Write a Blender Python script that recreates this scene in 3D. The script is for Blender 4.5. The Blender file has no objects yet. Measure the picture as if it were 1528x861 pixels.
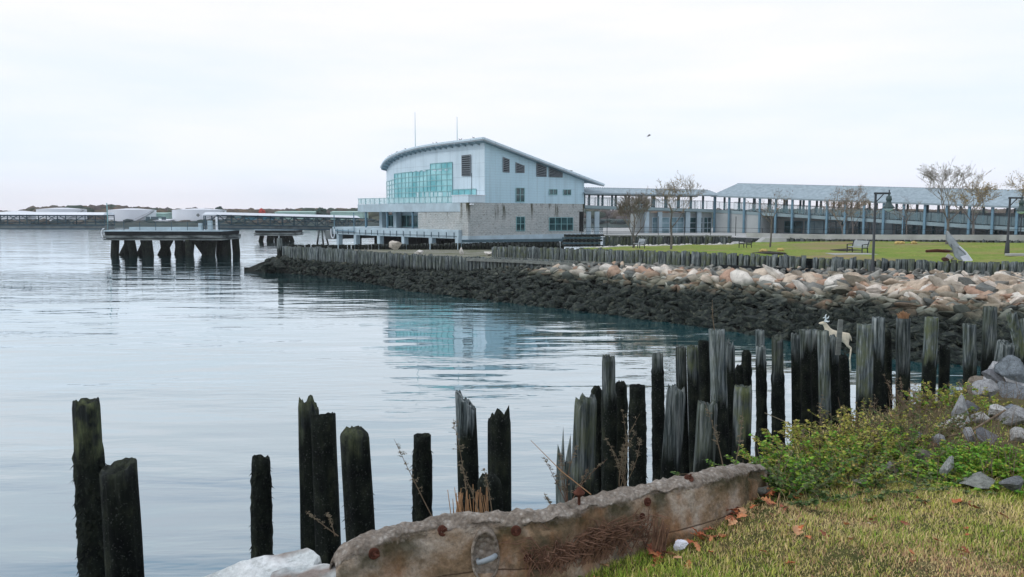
import bpy, bmesh, math, random
import numpy as np
from mathutils import Vector, Matrix
from mathutils.bvhtree import BVHTree
from mathutils import noise as mn
R = math.radians
random.seed(7); rng = np.random.default_rng(7)
sc = bpy.context.scene
COL = sc.collection

# ---------------------------------------------------------------- camera, world, sun, exposure
CZ, F, PX0, PY0, PITCH = 5.4, 1200.0, 764.0, 430.5, math.atan(112.5/1200.0)
cam_d = bpy.data.cameras.new('camera'); cam_d.sensor_width = 36; cam_d.lens = F/1528*36
cam_d.clip_start = .05; cam_d.clip_end = 12000
cam = bpy.data.objects.new('camera', cam_d); COL.objects.link(cam)
cam.location = (0, 0, CZ); cam.rotation_euler = (math.pi/2-PITCH, 0, 0); sc.camera = cam
SUN_EL, SUN_AZ = R(38), R(250)     # light comes from the left, a little behind the camera, through cloud
world = bpy.data.worlds.new('World'); sc.world = world; world.use_nodes = True
wt = world.node_tree; wt.nodes.clear()
def wn(t, **k):
    n = wt.nodes.new(t)
    for a, b in k.items(): setattr(n, a, b)
    return n
wo = wn('ShaderNodeOutputWorld'); wb = wn('ShaderNodeBackground'); wb.inputs['Strength'].default_value = .1
sky = wn('ShaderNodeTexSky', sky_type='NISHITA', sun_disc=False, sun_elevation=SUN_EL, sun_rotation=SUN_AZ)
tc = wn('ShaderNodeTexCoord'); mp = wn('ShaderNodeMapping'); mp.inputs['Scale'].default_value = (1.2, 1.2, 7)
nz = wn('ShaderNodeTexNoise'); nz.inputs['Scale'].default_value = 1.7; nz.inputs['Detail'].default_value = 6; nz.inputs['Roughness'].default_value = .5
rp = wn('ShaderNodeValToRGB')
rp.color_ramp.elements[0].position = .36; rp.color_ramp.elements[0].color = (.86, .925, 1.0, 1)
rp.color_ramp.elements[1].position = .6; rp.color_ramp.elements[1].color = (.99, .985, 1.03, 1)
sx = wn('ShaderNodeSeparateXYZ'); hz = wn('ShaderNodeValToRGB')
cr = hz.color_ramp
cr.elements[0].position = 0; cr.elements[0].color = (1.06, 1.0, 1.03, 1)
cr.elements[1].position = .16; cr.elements[1].color = (1, 1, 1, 1)
e = cr.elements.new(.045); e.color = (.925, .975, 1.035, 1)
e = cr.elements.new(.27); e.color = (1.02, 1.0, .99, 1)
e = cr.elements.new(.5); e.color = (.80, .885, 1.03, 1)
e = cr.elements.new(.85); e.color = (1.02, 1.02, 1.02, 1)
mu = wn('ShaderNodeMix', data_type='RGBA', blend_type='MULTIPLY'); mu.inputs[0].default_value = 1
sc9 = wn('ShaderNodeVectorMath', operation='SCALE'); sc9.inputs['Scale'].default_value = 10.4
mx = wn('ShaderNodeMix', data_type='RGBA'); mx.inputs[0].default_value = .93
L = wt.links.new
L(tc.outputs['Generated'], mp.inputs[0]); L(mp.outputs[0], nz.inputs[0]); L(nz.outputs[0], rp.inputs[0])
L(tc.outputs['Generated'], sx.inputs[0]); L(sx.outputs['Z'], hz.inputs[0])
L(rp.outputs[0], mu.inputs[6]); L(hz.outputs[0], mu.inputs[7]); L(mu.outputs[2], sc9.inputs[0])
L(sky.outputs[0], mx.inputs[6]); L(sc9.outputs[0], mx.inputs[7]); L(mx.outputs[2], wb.inputs['Color']); L(wb.outputs[0], wo.inputs[0])
sd = bpy.data.lights.new('sun', 'SUN'); sd.energy = .9; sd.angle = R(14); sd.color = (1, .98, .95)
sun = bpy.data.objects.new('sun', sd); COL.objects.link(sun)
_d = Vector((math.sin(SUN_AZ)*math.cos(SUN_EL), math.cos(SUN_AZ)*math.cos(SUN_EL), math.sin(SUN_EL)))
sun.rotation_euler = (-_d).to_track_quat('-Z', 'Y').to_euler()
sc.view_settings.view_transform = 'Standard'; sc.view_settings.look = 'None'
sc.view_settings.exposure = .07; sc.view_settings.gamma = 1
sc.render.engine = 'CYCLES'; sc.cycles.max_bounces = 6; sc.cycles.transparent_max_bounces = 8
sc.cycles.sample_clamp_indirect = 6; sc.cycles.use_denoising = True

# ---------------------------------------------------------------- picture <-> place
CP, SP = math.cos(PITCH), math.sin(PITCH)
def ray(px, py):
    a, b = (px-PX0)/F, -(py-PY0)/F
    return Vector((a, CP+SP*b, -SP+CP*b))
def atY(px, py, Y):
    d = ray(px, py); return Vector((0, 0, CZ)) + d*(Y/d.y)
def atZ(px, py, z):
    d = ray(px, py); return Vector((0, 0, CZ)) + d*((z-CZ)/d.z)
def proj(p):
    x, y, z = p[0], p[1], p[2]-CZ
    f = y*CP - z*SP; u = y*SP + z*CP
    return PX0+F*x/f, PY0-F*u/f
def pmpp(Y): return Y/F

# ---------------------------------------------------------------- object helpers
def tag(o, label=None, cat=None, group=None, kind=None):
    if label: o['label'] = label
    if cat: o['category'] = cat
    if group: o['group'] = group
    if kind: o['kind'] = kind
    return o
def empty(name, loc=(0, 0, 0), rz=0, label=None, cat=None, group=None):
    o = bpy.data.objects.new(name, None); COL.objects.link(o)
    o.empty_display_size = .2; o.location = loc; o.rotation_euler = (0, 0, rz)
    return tag(o, label, cat, group)
def link_mesh(name, me, m, parent=None):
    if m is not None and not me.materials: me.materials.append(m)
    o = bpy.data.objects.new(name, me); COL.objects.link(o)
    if parent is not None: o.parent = parent
    return o
def copy_tree(o, parent=None):
    c = o.copy(); COL.objects.link(c); c.parent = parent
    for ch in list(o.children): copy_tree(ch, c)
    return c
class MB:
    def __init__(s): s.v = []; s.f = []
    def quad(s, a, b, c, d): s.poly([a, b, c, d])
    def poly(s, pts):
        n = len(s.v); s.v += [tuple(p) for p in pts]; s.f.append(list(range(n, n+len(pts))))
    def box(s, x0, x1, y0, y1, z0, z1):
        s.hexa([(x0,y0,z0),(x1,y0,z0),(x1,y1,z0),(x0,y1,z0)], [(x0,y0,z1),(x1,y0,z1),(x1,y1,z1),(x0,y1,z1)])
        return s
    def hexa(s, bot, top):
        n = len(s.v); k = len(bot); s.v += [tuple(p) for p in bot] + [tuple(p) for p in top]
        s.f.append([n+i for i in reversed(range(k))]); s.f.append([n+k+i for i in range(k)])
        for i in range(k):
            j = (i+1) % k; s.f.append([n+i, n+j, n+k+j, n+k+i])
    def bar(s, a, b, w, h=None, up=(0, 0, 1)):
        a, b = Vector(a), Vector(b); h = h or w
        d = (b-a).normalized(); u = Vector(up)
        if abs(d.dot(u)) > .98: u = Vector((0, 1, 0))
        r = d.cross(u).normalized(); u = r.cross(d).normalized()
        c = [(-1,-1),(1,-1),(1,1),(-1,1)]
        s.hexa([a+r*(i*w/2)+u*(j*h/2) for i, j in c], [b+r*(i*w/2)+u*(j*h/2) for i, j in c])
    def tube(s, pts, rads, n=8, cap=True):
        pts = [Vector(p) for p in pts]; rings = []
        prev = None
        for i, p in enumerate(pts):
            d = (pts[min(i+1, len(pts)-1)] - pts[max(i-1, 0)])
            if d.length < 1e-9: d = Vector((0, 0, 1))
            d.normalize()
            u = Vector((1, 0, 0)) if prev is None else prev
            u = u - d*u.dot(d)
            if u.length < .05: u = Vector((0, 1, 0)) - d*d.y
            u.normalize(); prev = u; w = d.cross(u)
            r = rads[i] if hasattr(rads, '__len__') else rads
            b = len(s.v)
            for k in range(n):
                t = 2*math.pi*k/n; q = p+u*(math.cos(t)*r)+w*(math.sin(t)*r); s.v.append((q.x, q.y, q.z))
            rings.append(b)
        for a, b in zip(rings, rings[1:]):
            for k in range(n):
                j = (k+1) % n; s.f.append([a+k, a+j, b+j, b+k])
        if cap:
            s.f.append([rings[0]+k for k in reversed(range(n))]); s.f.append([rings[-1]+k for k in range(n)])
    def add(s, verts, faces, M=None):
        n = len(s.v)
        s.v += [tuple(M @ Vector(p)) if M else tuple(p) for p in verts]; s.f += [[n+i for i in f] for f in faces]
    def build(s, name, m, parent=None, smooth=False, bevel=0):
        me = bpy.data.meshes.new(name); me.from_pydata(s.v, [], s.f); me.update()
        if smooth: me.polygons.foreach_set('use_smooth', [True]*len(me.polygons))
        o = link_mesh(name, me, m, parent)
        if bevel:
            b = o.modifiers.new('bevel', 'BEVEL'); b.width = bevel; b.segments = 2; b.limit_method = 'ANGLE'
        return o
def np_mesh(name, V, Fq, m, parent=None, col=None, smooth=False, corners=4):
    me = bpy.data.meshes.new(name); V = np.asarray(V, np.float32); Fq = np.asarray(Fq, np.int32)
    me.vertices.add(len(V)); me.vertices.foreach_set('co', V.ravel())
    me.loops.add(Fq.size); me.loops.foreach_set('vertex_index', Fq.ravel())
    me.polygons.add(len(Fq)); me.polygons.foreach_set('loop_start', np.arange(0, Fq.size, Fq.shape[1], dtype=np.int32))
    try: me.polygons.foreach_set('loop_total', np.full(len(Fq), Fq.shape[1], np.int32))
    except Exception: pass
    if smooth: me.polygons.foreach_set('use_smooth', np.ones(len(Fq), bool))
    me.update(calc_edges=True); me.validate()
    if col is not None:
        a = me.color_attributes.new('Col', 'FLOAT_COLOR', 'POINT')
        c = np.ones((len(V), 4), np.float32); c[:, :3] = col; a.data.foreach_set('color', c.ravel())
    return link_mesh(name, me, m, parent)

# ---------------------------------------------------------------- materials
class NT:
    def __init__(s, name):
        s.m = bpy.data.materials.new(name); s.m.use_nodes = True; s.t = s.m.node_tree; s.t.nodes.clear()
        s.out = s.n('ShaderNodeOutputMaterial'); s.b = s.n('ShaderNodeBsdfPrincipled'); s.l(s.b.outputs[0], s.out.inputs[0])
    def n(s, t, **k):
        q = s.t.nodes.new(t)
        for a, b in k.items(): setattr(q, a, b)
        return q
    def l(s, a, b): s.t.links.new(a, b)
    def put(s, sock, v):
        if hasattr(v, 'is_output') or isinstance(v, bpy.types.NodeSocket): s.l(v, sock)
        elif isinstance(v, tuple) and len(v) == 3 and sock.type == 'RGBA': sock.default_value = (*v, 1)
        else: sock.default_value = v
    def pos(s, scale=(1, 1, 1), kind='pos', rot=(0, 0, 0)):
        o = s.n('ShaderNodeNewGeometry').outputs['Position'] if kind == 'pos' else s.n('ShaderNodeTexCoord').outputs['Object']
        m = s.n('ShaderNodeMapping'); m.inputs['Scale'].default_value = scale; m.inputs['Rotation'].default_value = rot; s.l(o, m.inputs[0]); return m.outputs[0]
    def noise(s, vec, scale, detail=4, rough=.55, dist=0):
        q = s.n('ShaderNodeTexNoise'); q.inputs['Scale'].default_value = scale; q.inputs['Detail'].default_value = detail
        q.inputs['Roughness'].default_value = rough; q.inputs['Distortion'].default_value = dist; s.l(vec, q.inputs[0]); return q.outputs[0]
    def ramp(s, fac, stops, interp='LINEAR'):
        q = s.n('ShaderNodeValToRGB'); c = q.color_ramp; c.interpolation = interp
        while len(c.elements) < len(stops): c.elements.new(.5)
        for e, (p, v) in zip(c.elements, stops):
            e.position = p; e.color = (*v, 1) if isinstance(v, tuple) else (v, v, v, 1)
        s.l(fac, q.inputs[0]); return q.outputs[0]
    def mix(s, fac, a, b, mode='MIX'):
        q = s.n('ShaderNodeMix', data_type='RGBA', blend_type=mode); s.put(q.inputs[0], fac); s.put(q.inputs[6], a); s.put(q.inputs[7], b); return q.outputs[2]
    def math(s, op, a, b=0.0, clamp=False):
        q = s.n('ShaderNodeMath', operation=op, use_clamp=clamp); s.put(q.inputs[0], a); s.put(q.inputs[1], b); return q.outputs[0]
    def rng(s, v, a, b, c=0.0, d=1.0):
        q = s.n('ShaderNodeMapRange'); s.l(v, q.inputs[0])
        for i, x in enumerate((a, b, c, d)): q.inputs[i+1].default_value = x
        return q.outputs[0]
    def z(s, kind='pos'):
        q = s.n('ShaderNodeSeparateXYZ'); s.l(s.pos(kind=kind), q.inputs[0]); return q.outputs['Z']
    def bump(s, h, strength=.5, dist=.02):
        q = s.n('ShaderNodeBump'); q.inputs['Strength'].default_value = strength; q.inputs['Distance'].default_value = dist
        s.l(h, q.inputs['Height']); s.l(q.outputs[0], s.b.inputs['Normal']); return q
    def fin(s, col=None, rough=.8, spec=.35, metal=0):
        if col is not None: s.put(s.b.inputs['Base Color'], col)
        s.put(s.b.inputs['Roughness'], rough); s.put(s.b.inputs['Specular IOR Level'], spec); s.put(s.b.inputs['Metallic'], metal); return s.m
def simple(name, c, rough=.7, var=.25, scale=3, spec=.3, metal=0, bump=0, stretch=(1, 1, 1), kind='pos'):
    t = NT(name); p = t.pos(stretch, kind)
    n = t.noise(p, scale, 6, .6)
    lo = tuple(x*(1-var) for x in c); hi = tuple(min(1, x*(1+var)) for x in c)
    col = t.ramp(n, [(.3, lo), (.7, hi)])
    if bump: t.bump(t.noise(p, scale*6, 5), .6, bump)
    return t.fin(col, rough, spec, metal)
def m_attr(name, rough=.8, spec=.25, bump=0, sub=0):
    t = NT(name); a = t.n('ShaderNodeVertexColor', layer_name='Col').outputs[0]
    if sub:  # thin leaves let some light through
        tr = t.n('ShaderNodeBsdfTranslucent'); t.l(a, tr.inputs[0]); ms = t.n('ShaderNodeMixShader'); ms.inputs[0].default_value = sub
        t.l(t.b.outputs[0], ms.inputs[1]); t.l(tr.outputs[0], ms.inputs[2]); t.l(ms.outputs[0], t.out.inputs[0])
    return t.fin(a, rough, spec)

def m_pile(name, wallkind=False):
    t = NT(name); oi = t.n('ShaderNodeObjectInfo'); sp = t.n('ShaderNodeSeparateColor'); t.l(oi.outputs['Color'], sp.inputs[0])
    grey, tide, moss = sp.outputs[0], t.math('MULTIPLY', sp.outputs[1], 5.0), sp.outputs[2]
    g1 = t.noise(t.pos((22, 22, 1.3)), 1, 6, .65, .3)
    g2 = t.noise(t.pos((60, 60, 4)), 1, 5, .6)
    big = t.noise(t.pos((1.6, 1.6, .7)), 1.5, 4)
    blot = t.noise(t.pos((5, 5, 3)), 1.2, 5, .6)
    wood = t.ramp(g1, [(.34, (.015, .020, .021)), (.46, (.09, .115, .12)), (.56, (.24, .275, .275)), (.72, (.46, .49, .47))])
    dark = t.ramp(g1, [(.36, (.009, .011, .010)), (.66, (.024, .028, .026)), (.82, (.075, .083, .07))])
    c = t.mix(grey, dark, wood)
    c = t.mix(t.math('MULTIPLY', t.rng(g2, .45, .6), .45), c, (.012, .014, .014))
    mossm = t.math('MULTIPLY', t.rng(blot, .4, .62), moss, True)
    c = t.mix(mossm, c, t.ramp(g2, [(.3, (.05, .07, .035)), (.7, (.17, .19, .09))]))
    zz = t.math('ADD', t.z(), t.math('MULTIPLY', t.math('SUBTRACT', t.noise(t.pos((7, 7, .8)), 1, 5), .5), 1.3))
    wet = t.rng(t.math('SUBTRACT', tide, zz), -.10, .14)
    fine = t.noise(t.pos((45, 45, 45)), 1, 4, .6); body = t.ramp(blot, [(.35, (.0035, .005, .005)), (.55, (.012, .016, .012)), (.7, (.03, .035, .022))]); body = t.mix(t.math('MULTIPLY', t.rng(fine, .60, .66), .5), body, (.10, .11, .10)); c = t.mix(wet, c, body)
    h = t.math('ADD', g1, t.math('MULTIPLY', g2, .6)); t.bump(h, .9, .018)
    return t.fin(c, .88, .12)
def m_rock(name, attr=False):
    t = NT(name)
    base = t.n('ShaderNodeVertexColor', layer_name='Col').outputs[0] if attr else t.n('ShaderNodeObjectInfo').outputs['Color']
    p = t.pos((1, 1, 1)); n1 = t.noise(p, 3.2, 6, .62); n2 = t.noise(p, 26, 5, .7)
    c = t.mix(1.0, base, t.ramp(n1, [(.3, .62), (.5, .95), (.72, 1.22)]), 'MULTIPLY')
    c = t.mix(t.rng(n2, .55, .72), c, t.mix(.5, c, (.10, .09, .08)))
    zz = t.math('ADD', t.z(), t.math('MULTIPLY', t.math('SUBTRACT', t.noise(p, .55, 5), .5), 1.5))
    wet = t.rng(t.math('SUBTRACT', 1.58, zz), -.1, .34)
    stain = t.rng(t.math('SUBTRACT', 2.0, zz), -.1, .34)
    c = t.mix(t.math('MULTIPLY', stain, .85), c, t.mix(1.0, c, (.20, .25, .21), 'MULTIPLY'))
    weed = t.ramp(t.noise(p, 5, 6, .65), [(.36, (.006, .009, .009)), (.52, (.018, .026, .022)), (.64, (.055, .062, .045)), (.78, (.17, .165, .13))])
    fine = t.noise(p, 11, 6, .8); weed = t.mix(t.math('MULTIPLY', t.rng(fine, .56, .66), .7), weed, (.11, .13, .10))
    c = t.mix(wet, c, weed)
    t.bump(t.math('ADD', n1, t.math('MULTIPLY', n2, .5)), .8, .05)
    return t.fin(c, .82, .22)
mat = {}
mat['pile'] = m_pile('weathered_piling'); mat['rock'] = m_rock('riprap_rock'); mat['rock_a'] = m_rock('riprap_rubble', True)
mat['weed'] = simple('hanging_seaweed', (.010, .013, .009), .9, .5, 20, .1)
t = NT('dry_rock'); base = t.n('ShaderNodeObjectInfo').outputs['Color']; p = t.pos((1, 1, 1), 'obj')
n1 = t.noise(p, 3, 7, .65); n2 = t.noise(p, 14, 6, .75)
c = t.mix(1.0, base, t.ramp(n1, [(.3, .5), (.5, .95), (.7, 1.25)]), 'MULTIPLY'); c = t.mix(t.rng(n2, .52, .62), c, t.mix(.65, c, (.05, .055, .055)))
t.bump(t.math('ADD', n1, n2), .9, .03); mat['dryrock'] = t.fin(c, .88, .2)
mat['leaf'] = m_attr('leaf_tissue', .7, .25, sub=.3)
mat['grass'] = m_attr('grass_blade', .75, .15, sub=.3)
mat['stem'] = simple('dry_stem', (.16, .12, .08), .85, .35, 30)
mat['steel_dark'] = simple('dark_painted_steel', (.022, .028, .032), .5, .2, 4, .4)
mat['rust'] = simple('rusted_iron', (.075, .028, .018), .9, .6, 30, .2, 0, .004, kind='obj')
mat['bluepost'] = simple('blue_grey_painted_steel', (.13, .24, .31), .5, .12, 2, .4)
mat['darkpost'] = simple('shaded_grey_steel', (.045, .075, .09), .6, .12, 2, .3)
mat['white'] = simple('white_painted_steel', (.72, .76, .80), .5, .05, .5, .3)
mat['tank'] = simple('tank_paint', (.66, .69, .74), .5, .05, .15, .3)
mat['green'] = simple('pale_green_cladding', (.33, .5, .45), .6, .1, .3)
mat['blueclad'] = simple('blue_cladding', (.06, .25, .36), .6, .1, .3)
mat['bridge'] = simple('grey_green_bridge_steel', (.045, .085, .11), .6, .25, 1.5, .3)
mat['bridge_deck'] = simple('bridge_deck_concrete', (.16, .18, .18), .8, .3, 1.0, .2)
# ---------------------------------------------------------------- setting: water and far shore
def m_water():
    t = NT('harbour_water')
    rot = R(-7)
    big = t.noise(t.pos((.06, .16, 1)), 1, 3)
    w1 = t.noise(t.pos((.42, 1.5, 1), rot=(0, 0, rot)), 1, 3, .5, .25)
    w2 = t.noise(t.pos((1.3, 4.6, 1), rot=(0, 0, -rot)), 1, 3, .5, .3)
    w3 = t.noise(t.pos((.12, .38, 1), rot=(0, 0, R(-7))), 1, 2, .5)
    amp = t.rng(big, .40, .62, .25, 1.5)
    h = t.math('ADD', t.math('MULTIPLY', w1, .085), t.math('MULTIPLY', w2, .007)); h = t.math('MULTIPLY', h, amp)
    h = t.math('ADD', h, t.math('MULTIPLY', w3, .28))
    bp = t.n('ShaderNodeBump'); bp.inputs['Strength'].default_value = 1; bp.inputs['Distance'].default_value = WAVE
    t.l(h, bp.inputs['Height'])
    lw_ = t.n('ShaderNodeLayerWeight'); lw_.inputs['Blend'].default_value = .5; t.l(bp.outputs[0], lw_.inputs['Normal']); fr = t.n('ShaderNodeMapRange'); fac = t.ramp(lw_.outputs['Facing'], [(0, .05), (.4, .22), (.58, .36), (.74, .60), (.86, .77), (.93, .93), (1, 1)]); t.l(fac, fr.inputs[0])
    gl = t.n('ShaderNodeBsdfGlossy'); gl.inputs['Roughness'].default_value = .02; gl.inputs['Color'].default_value = (.90, .965, 1, 1); t.l(bp.outputs[0], gl.inputs['Normal'])
    df = t.n('ShaderNodeBsdfDiffuse'); df.inputs['Color'].default_value = (.012, .085, .10, 1)
    ms = t.n('ShaderNodeMixShader'); t.l(fr.outputs[0], ms.inputs[0]); t.l(df.outputs[0], ms.inputs[1]); t.l(gl.outputs[0], ms.inputs[2]); t.l(ms.outputs[0], t.out.inputs[0])
    return t.m
WAVE = .34
mat['water'] = m_water()
b = MB(); b.quad((-1300, -60, 0), (1300, -60, 0), (1300, 1500, 0), (-1300, 1500, 0))
tag(b.build('water', mat['water']), kind='structure')
mat['far_land'] = simple('far_bank_scrub', (.035, .055, .05), .9, .4, .12)
# one wide sheet of sea bed and far land that runs to the horizon
V = []; NX = 120; rows = [(-60, -2.5), (318, -2.5), (326, -.3), (331, 1.2), (345, 2.2), (420, 3.2), (900, 3), (1500, 3)]
for (Y, z) in rows:
    for i in range(NX+1):
        x = -1300+2600*i/NX
        V.append((x, Y + (3*math.sin(x*.05) if 300 < Y < 400 else 0), z + (.4*math.sin(x*.031+Y) if Y > 330 else 0)))
Fq = [[r*(NX+1)+i, r*(NX+1)+i+1, (r+1)*(NX+1)+i+1, (r+1)*(NX+1)+i] for r in range(len(rows)-1) for i in range(NX)]
tag(np_mesh('far_terrain', V, Fq, mat['far_land']), kind='structure')

def icos(sub):
    bm = bmesh.new(); bmesh.ops.create_icosphere(bm, subdivisions=sub, radius=1)
    v = np.array([x.co[:] for x in bm.verts]); f = np.array([[y.index for y in x.verts] for x in bm.faces]); bm.free(); return v, f
IC = {k: icos(k) for k in (1, 2, 3, 4)}
def clumps(centres, radii, cols, sub=2, jag=.28):
    v0, f0 = IC[sub]; Vs, Fs, Cs = [], [], []; n = 0
    for c, r, col in zip(centres, radii, cols):
        k = 1 + jag*(rng.random(len(v0))-.5)*2
        v = v0*k[:, None]*np.array(r) + np.array(c)
        shade = .75+.5*rng.random(len(v0))
        Vs.append(v); Fs.append(f0+n); Cs.append(np.array(col)[None, :]*shade[:, None]); n += len(v0)
    return np.vstack(Vs), np.vstack(Fs), np.vstack(Cs)
mat['foliage_a'] = m_attr('distant_crowns', .95, .05)
# the distant wood behind the tanks reads as one mass
cs, rs, co = [], [], []
def treetop(px):   # y of the skyline of the wood
    pts = [(-200, 316), (0, 314), (30, 314), (45, 308), (65, 309), (80, 307), (100, 309), (120, 306), (150, 306), (170, 306), (200, 308), (225, 309), (250, 311), (300, 311), (330, 312), (420, 312), (500, 310), (545, 311), (700, 312), (900, 312), (1700, 312)]
    return np.interp(px, [a for a, _ in pts], [b for _, b in pts])
pal = [(.10, .085, .075), (.075, .085, .06), (.12, .10, .08), (.055, .075, .06), (.085, .075, .075), (.13, .095, .065)]
for i in range(1500):
    px = random.uniform(-220, 1750); Y = random.uniform(370, 470)
    top = atY(px, treetop(px)+random.uniform(0, 4.5), Y); r = random.uniform(1.6, 3.6)
    zc = top.z - r*.9
    cs.append((top.x, Y, zc)); rs.append((r*1.35, r, r*.95)); co.append(random.choice(pal))
    cs.append((top.x+random.uniform(-2, 2), Y-3, zc-r*1.2)); rs.append((r*1.3, r, r*1.1)); co.append(random.choice(pal))
V, Fq, C = clumps(cs, rs, co, 2, .3)
tag(np_mesh('distant_wood', V, Fq, mat['foliage_a'], col=C), 'low hazy wood of brown and green autumn trees along the far shore', 'woodland', kind='stuff')
# low scrub in front of the tanks
cs, rs, co = [], [], []
for i in range(900):
    px = random.uniform(-220, 1750); Y = random.uniform(332, 345); r = random.uniform(.6, 1.5)
    p = atY(px, 330, Y); cs.append((p.x, Y, 1.2+random.uniform(0, 1.0))); rs.append((r*2, r, r*.7)); co.append(random.choice([(.05, .075, .07), (.035, .055, .06), (.08, .09, .08), (.11, .10, .085)]))
V, Fq, C = clumps(cs, rs, co, 1, .3)
tag(np_mesh('shore_scrub', V, Fq, mat['foliage_a'], col=C), 'dark scrub along the far shore below the white tanks', 'scrub', kind='stuff')
def far_tree(px, ytop, Y, w, col, label):
    top = atY(px, ytop, Y); root = empty('far_tree', (top.x, Y, 2.5), 0, label, 'tree')
    h = top.z-2.5; b = MB(); b.tube([(0, 0, 0), (0, 0, h*.6)], [.25, .1], 6); b.build('trunk', mat['stem'], root)
    cs, rs, co = [], [], []
    for i in range(26):
        a = random.uniform(0, 6.28); q = random.random()**.5*w/2
        zz = random.uniform(.35, .9)*h
        cs.append((math.cos(a)*q*(1.2-zz/h), math.sin(a)*q, zz)); r = random.uniform(.5, .9); rs.append((r, r, r)); co.append(col)
    V, Fq, C = clumps(cs, rs, co, 2, .35); np_mesh('crown', V, Fq, mat['foliage_a'], root, col=C)
far_tree(391, 311, 362, 3.2, (.42, .06, .05), 'small bright red tree on the far shore beyond the truss footbridge')
far_tree(326, 308, 362, 4.5, (.06, .085, .075), 'dark green tree on the far shore just right of the third white tank')
far_tree(480, 310, 356, 6, (.05, .085, .07), 'round dark green tree on the far shore beyond the green sheds')
def tank(px0, px1, ytop, ybot, Y, label, logo=False):
    c = atY((px0+px1)/2, ybot, Y); r = (px1-px0)/2*pmpp(Y); h = atY(px0, ytop+1.5, Y).z-2
    root = empty('storage_tank', (c.x, Y+r, 2), 0, label, 'storage tank', 'white storage tanks on the far shore')
    b = MB(); b.tube([(0, 0, 0), (0, 0, h)], r, 48, False); b.build('tank_shell', mat['tank'], root, True)
    b = MB(); b.tube([(0, 0, h), (0, 0, h+.1), (0, 0, h+.75), (0, 0, h+.8)], [r+.06, r+.06, r*.25, .01], 48); b.build('tank_roof', mat['tank'], root, False)
    b = MB()   # curved stair and its rail up the shell
    for k in range(26):
        a = R(-60 + k*2.2); z = h*k/26
        b.bar((math.cos(a)*(r+.02), math.sin(a)*(r+.02), z), (math.cos(a)*(r+.7), math.sin(a)*(r+.7), z), .5, .08)
    b.tube([(math.cos(R(-60+k*2.2))*(r+.7), math.sin(R(-60+k*2.2))*(r+.7), h*k/26+1) for k in range(27)], .05, 4)
    b.build('stair', mat['bridge_deck'], root)
    if logo:
        b = MB(); a = R(-72); cx, cy = math.cos(a)*(r+.03), math.sin(a)*(r+.03); tx, ty = -math.sin(a), math.cos(a)
        b.poly([(cx+tx*u, cy+ty*u, h*.55+w) for u, w in ((-.8, 0), (0, -.8), (.8, 0), (0, .8))]); b.build('placard', mat['bridge_deck'], root)
tank(-12, 39, 315.5, 327, 345, 'pale storage tank partly cut by the left edge, far shore')
tank(40, 108, 311, 328, 338, 'widest looking white storage tank behind the left footbridge span, far shore')
tank(149, 216, 312, 328, 338, 'white storage tank seen above the left half of the mooring platform')
tank(244, 322, 312, 329, 336, 'white storage tank with a small diamond placard above the right of the mooring platform', True)
def shed(px0, px1, ytop, Y, m, label, d=14, name='shed'):
    a = atY(px0, ytop, Y); c = atY(px1, ytop, Y); h = a.z-2
    root = empty(name, ((a.x+c.x)/2, Y, 2), 0, label, 'shed'); w = (c.x-a.x)/2
    b = MB(); b.box(-w, w, 0, d, 0, h-.5); b.build('wall', mat[m], root)
    b = MB(); b.hexa([(-w-.3, -.3, h-.5), (w+.3, -.3, h-.5), (w+.3, d, h-.5), (-w-.3, d, h-.5)], [(-w-.3, d/2-.3, h), (w+.3, d/2-.3, h), (w+.3, d/2, h), (-w-.3, d/2, h)]); b.build('roof', mat['green'] if m != 'white' else mat['tank'], root)
    b = MB(); k = max(2, int(w*2/5))
    for i in range(k):
        x = -w+(i+.5)*2*w/k; b.box(x-.9, x+.9, -.06, -.01, .6, 1.9)
    b.build('window', mat['bridge'], root)
shed(219, 246, 317, 350, 'green', 'pale green gabled shed between the second and third white tanks')
shed(217, 232, 325, 340, 'blueclad', 'small blue shed below the pale green one on the far shore')
shed(228, 250, 327, 334, 'white', 'low white shed at the foot of the third tank')
shed(410, 470, 315, 352, 'green', 'long pale green warehouse on the far shore behind the footbridge')
shed(493, 541, 315, 348, 'green', 'pale green warehouse on the far shore nearest the waterfront building')
shed(350, 402, 322, 345, 'blueclad', 'low blue grey shed on the far shore under the red tree')

# ---------------------------------------------------------------- setting: the point of land with its lawn, banks and paths
#   px, bulkhead depth, y of its base, y of the waterline
BK = [(382, 75.5, 397, 402.5), (415, 74, 381, 407), (480, 70, 391, 412), (540, 67, 396, 421), (615, 63, 404, 434), (690, 60, 406, 443), (740, 58, 401, 449), (780, 56.5, 398, 453),
      (860, 53, 396, 462.5), (969, 48.5, 398, 476), (1061, 46, 401, 488), (1180, 43, 404, 507), (1300, 40, 407, 528), (1400, 37.5, 409, 541), (1528, 34.7, 412, 545), (1640, 32.7, 414, 545), (1760, 31, 416, 545)]
bk = np.array(BK, float)
def bank_base(px): return atY(px, np.interp(px, bk[:, 0], bk[:, 2]), np.interp(px, bk[:, 0], bk[:, 1]))
def bank_water(px): return atZ(px, np.interp(px, bk[:, 0], bk[:, 3]), 0.0)
def bank_pt(px, t):
    a, w = bank_base(px), bank_water(px); p = a.lerp(w, t)
    p.z += .25*math.sin(math.pi*min(1, max(0, t)))*min(1, a.z)      # slightly proud in the middle
    return p
t = NT('bank_soil'); p = t.pos(); mat['bank'] = t.fin(t.ramp(t.noise(p, 1.5, 6), [(.3, (.006, .008, .008)), (.7, (.03, .032, .028))]), .9, .1)
V = []; cols = np.concatenate([np.arange(376, 1200, 6), np.arange(1200, 1762, 8)]); TT = np.linspace(-.25, 1.35, 26)
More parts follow.
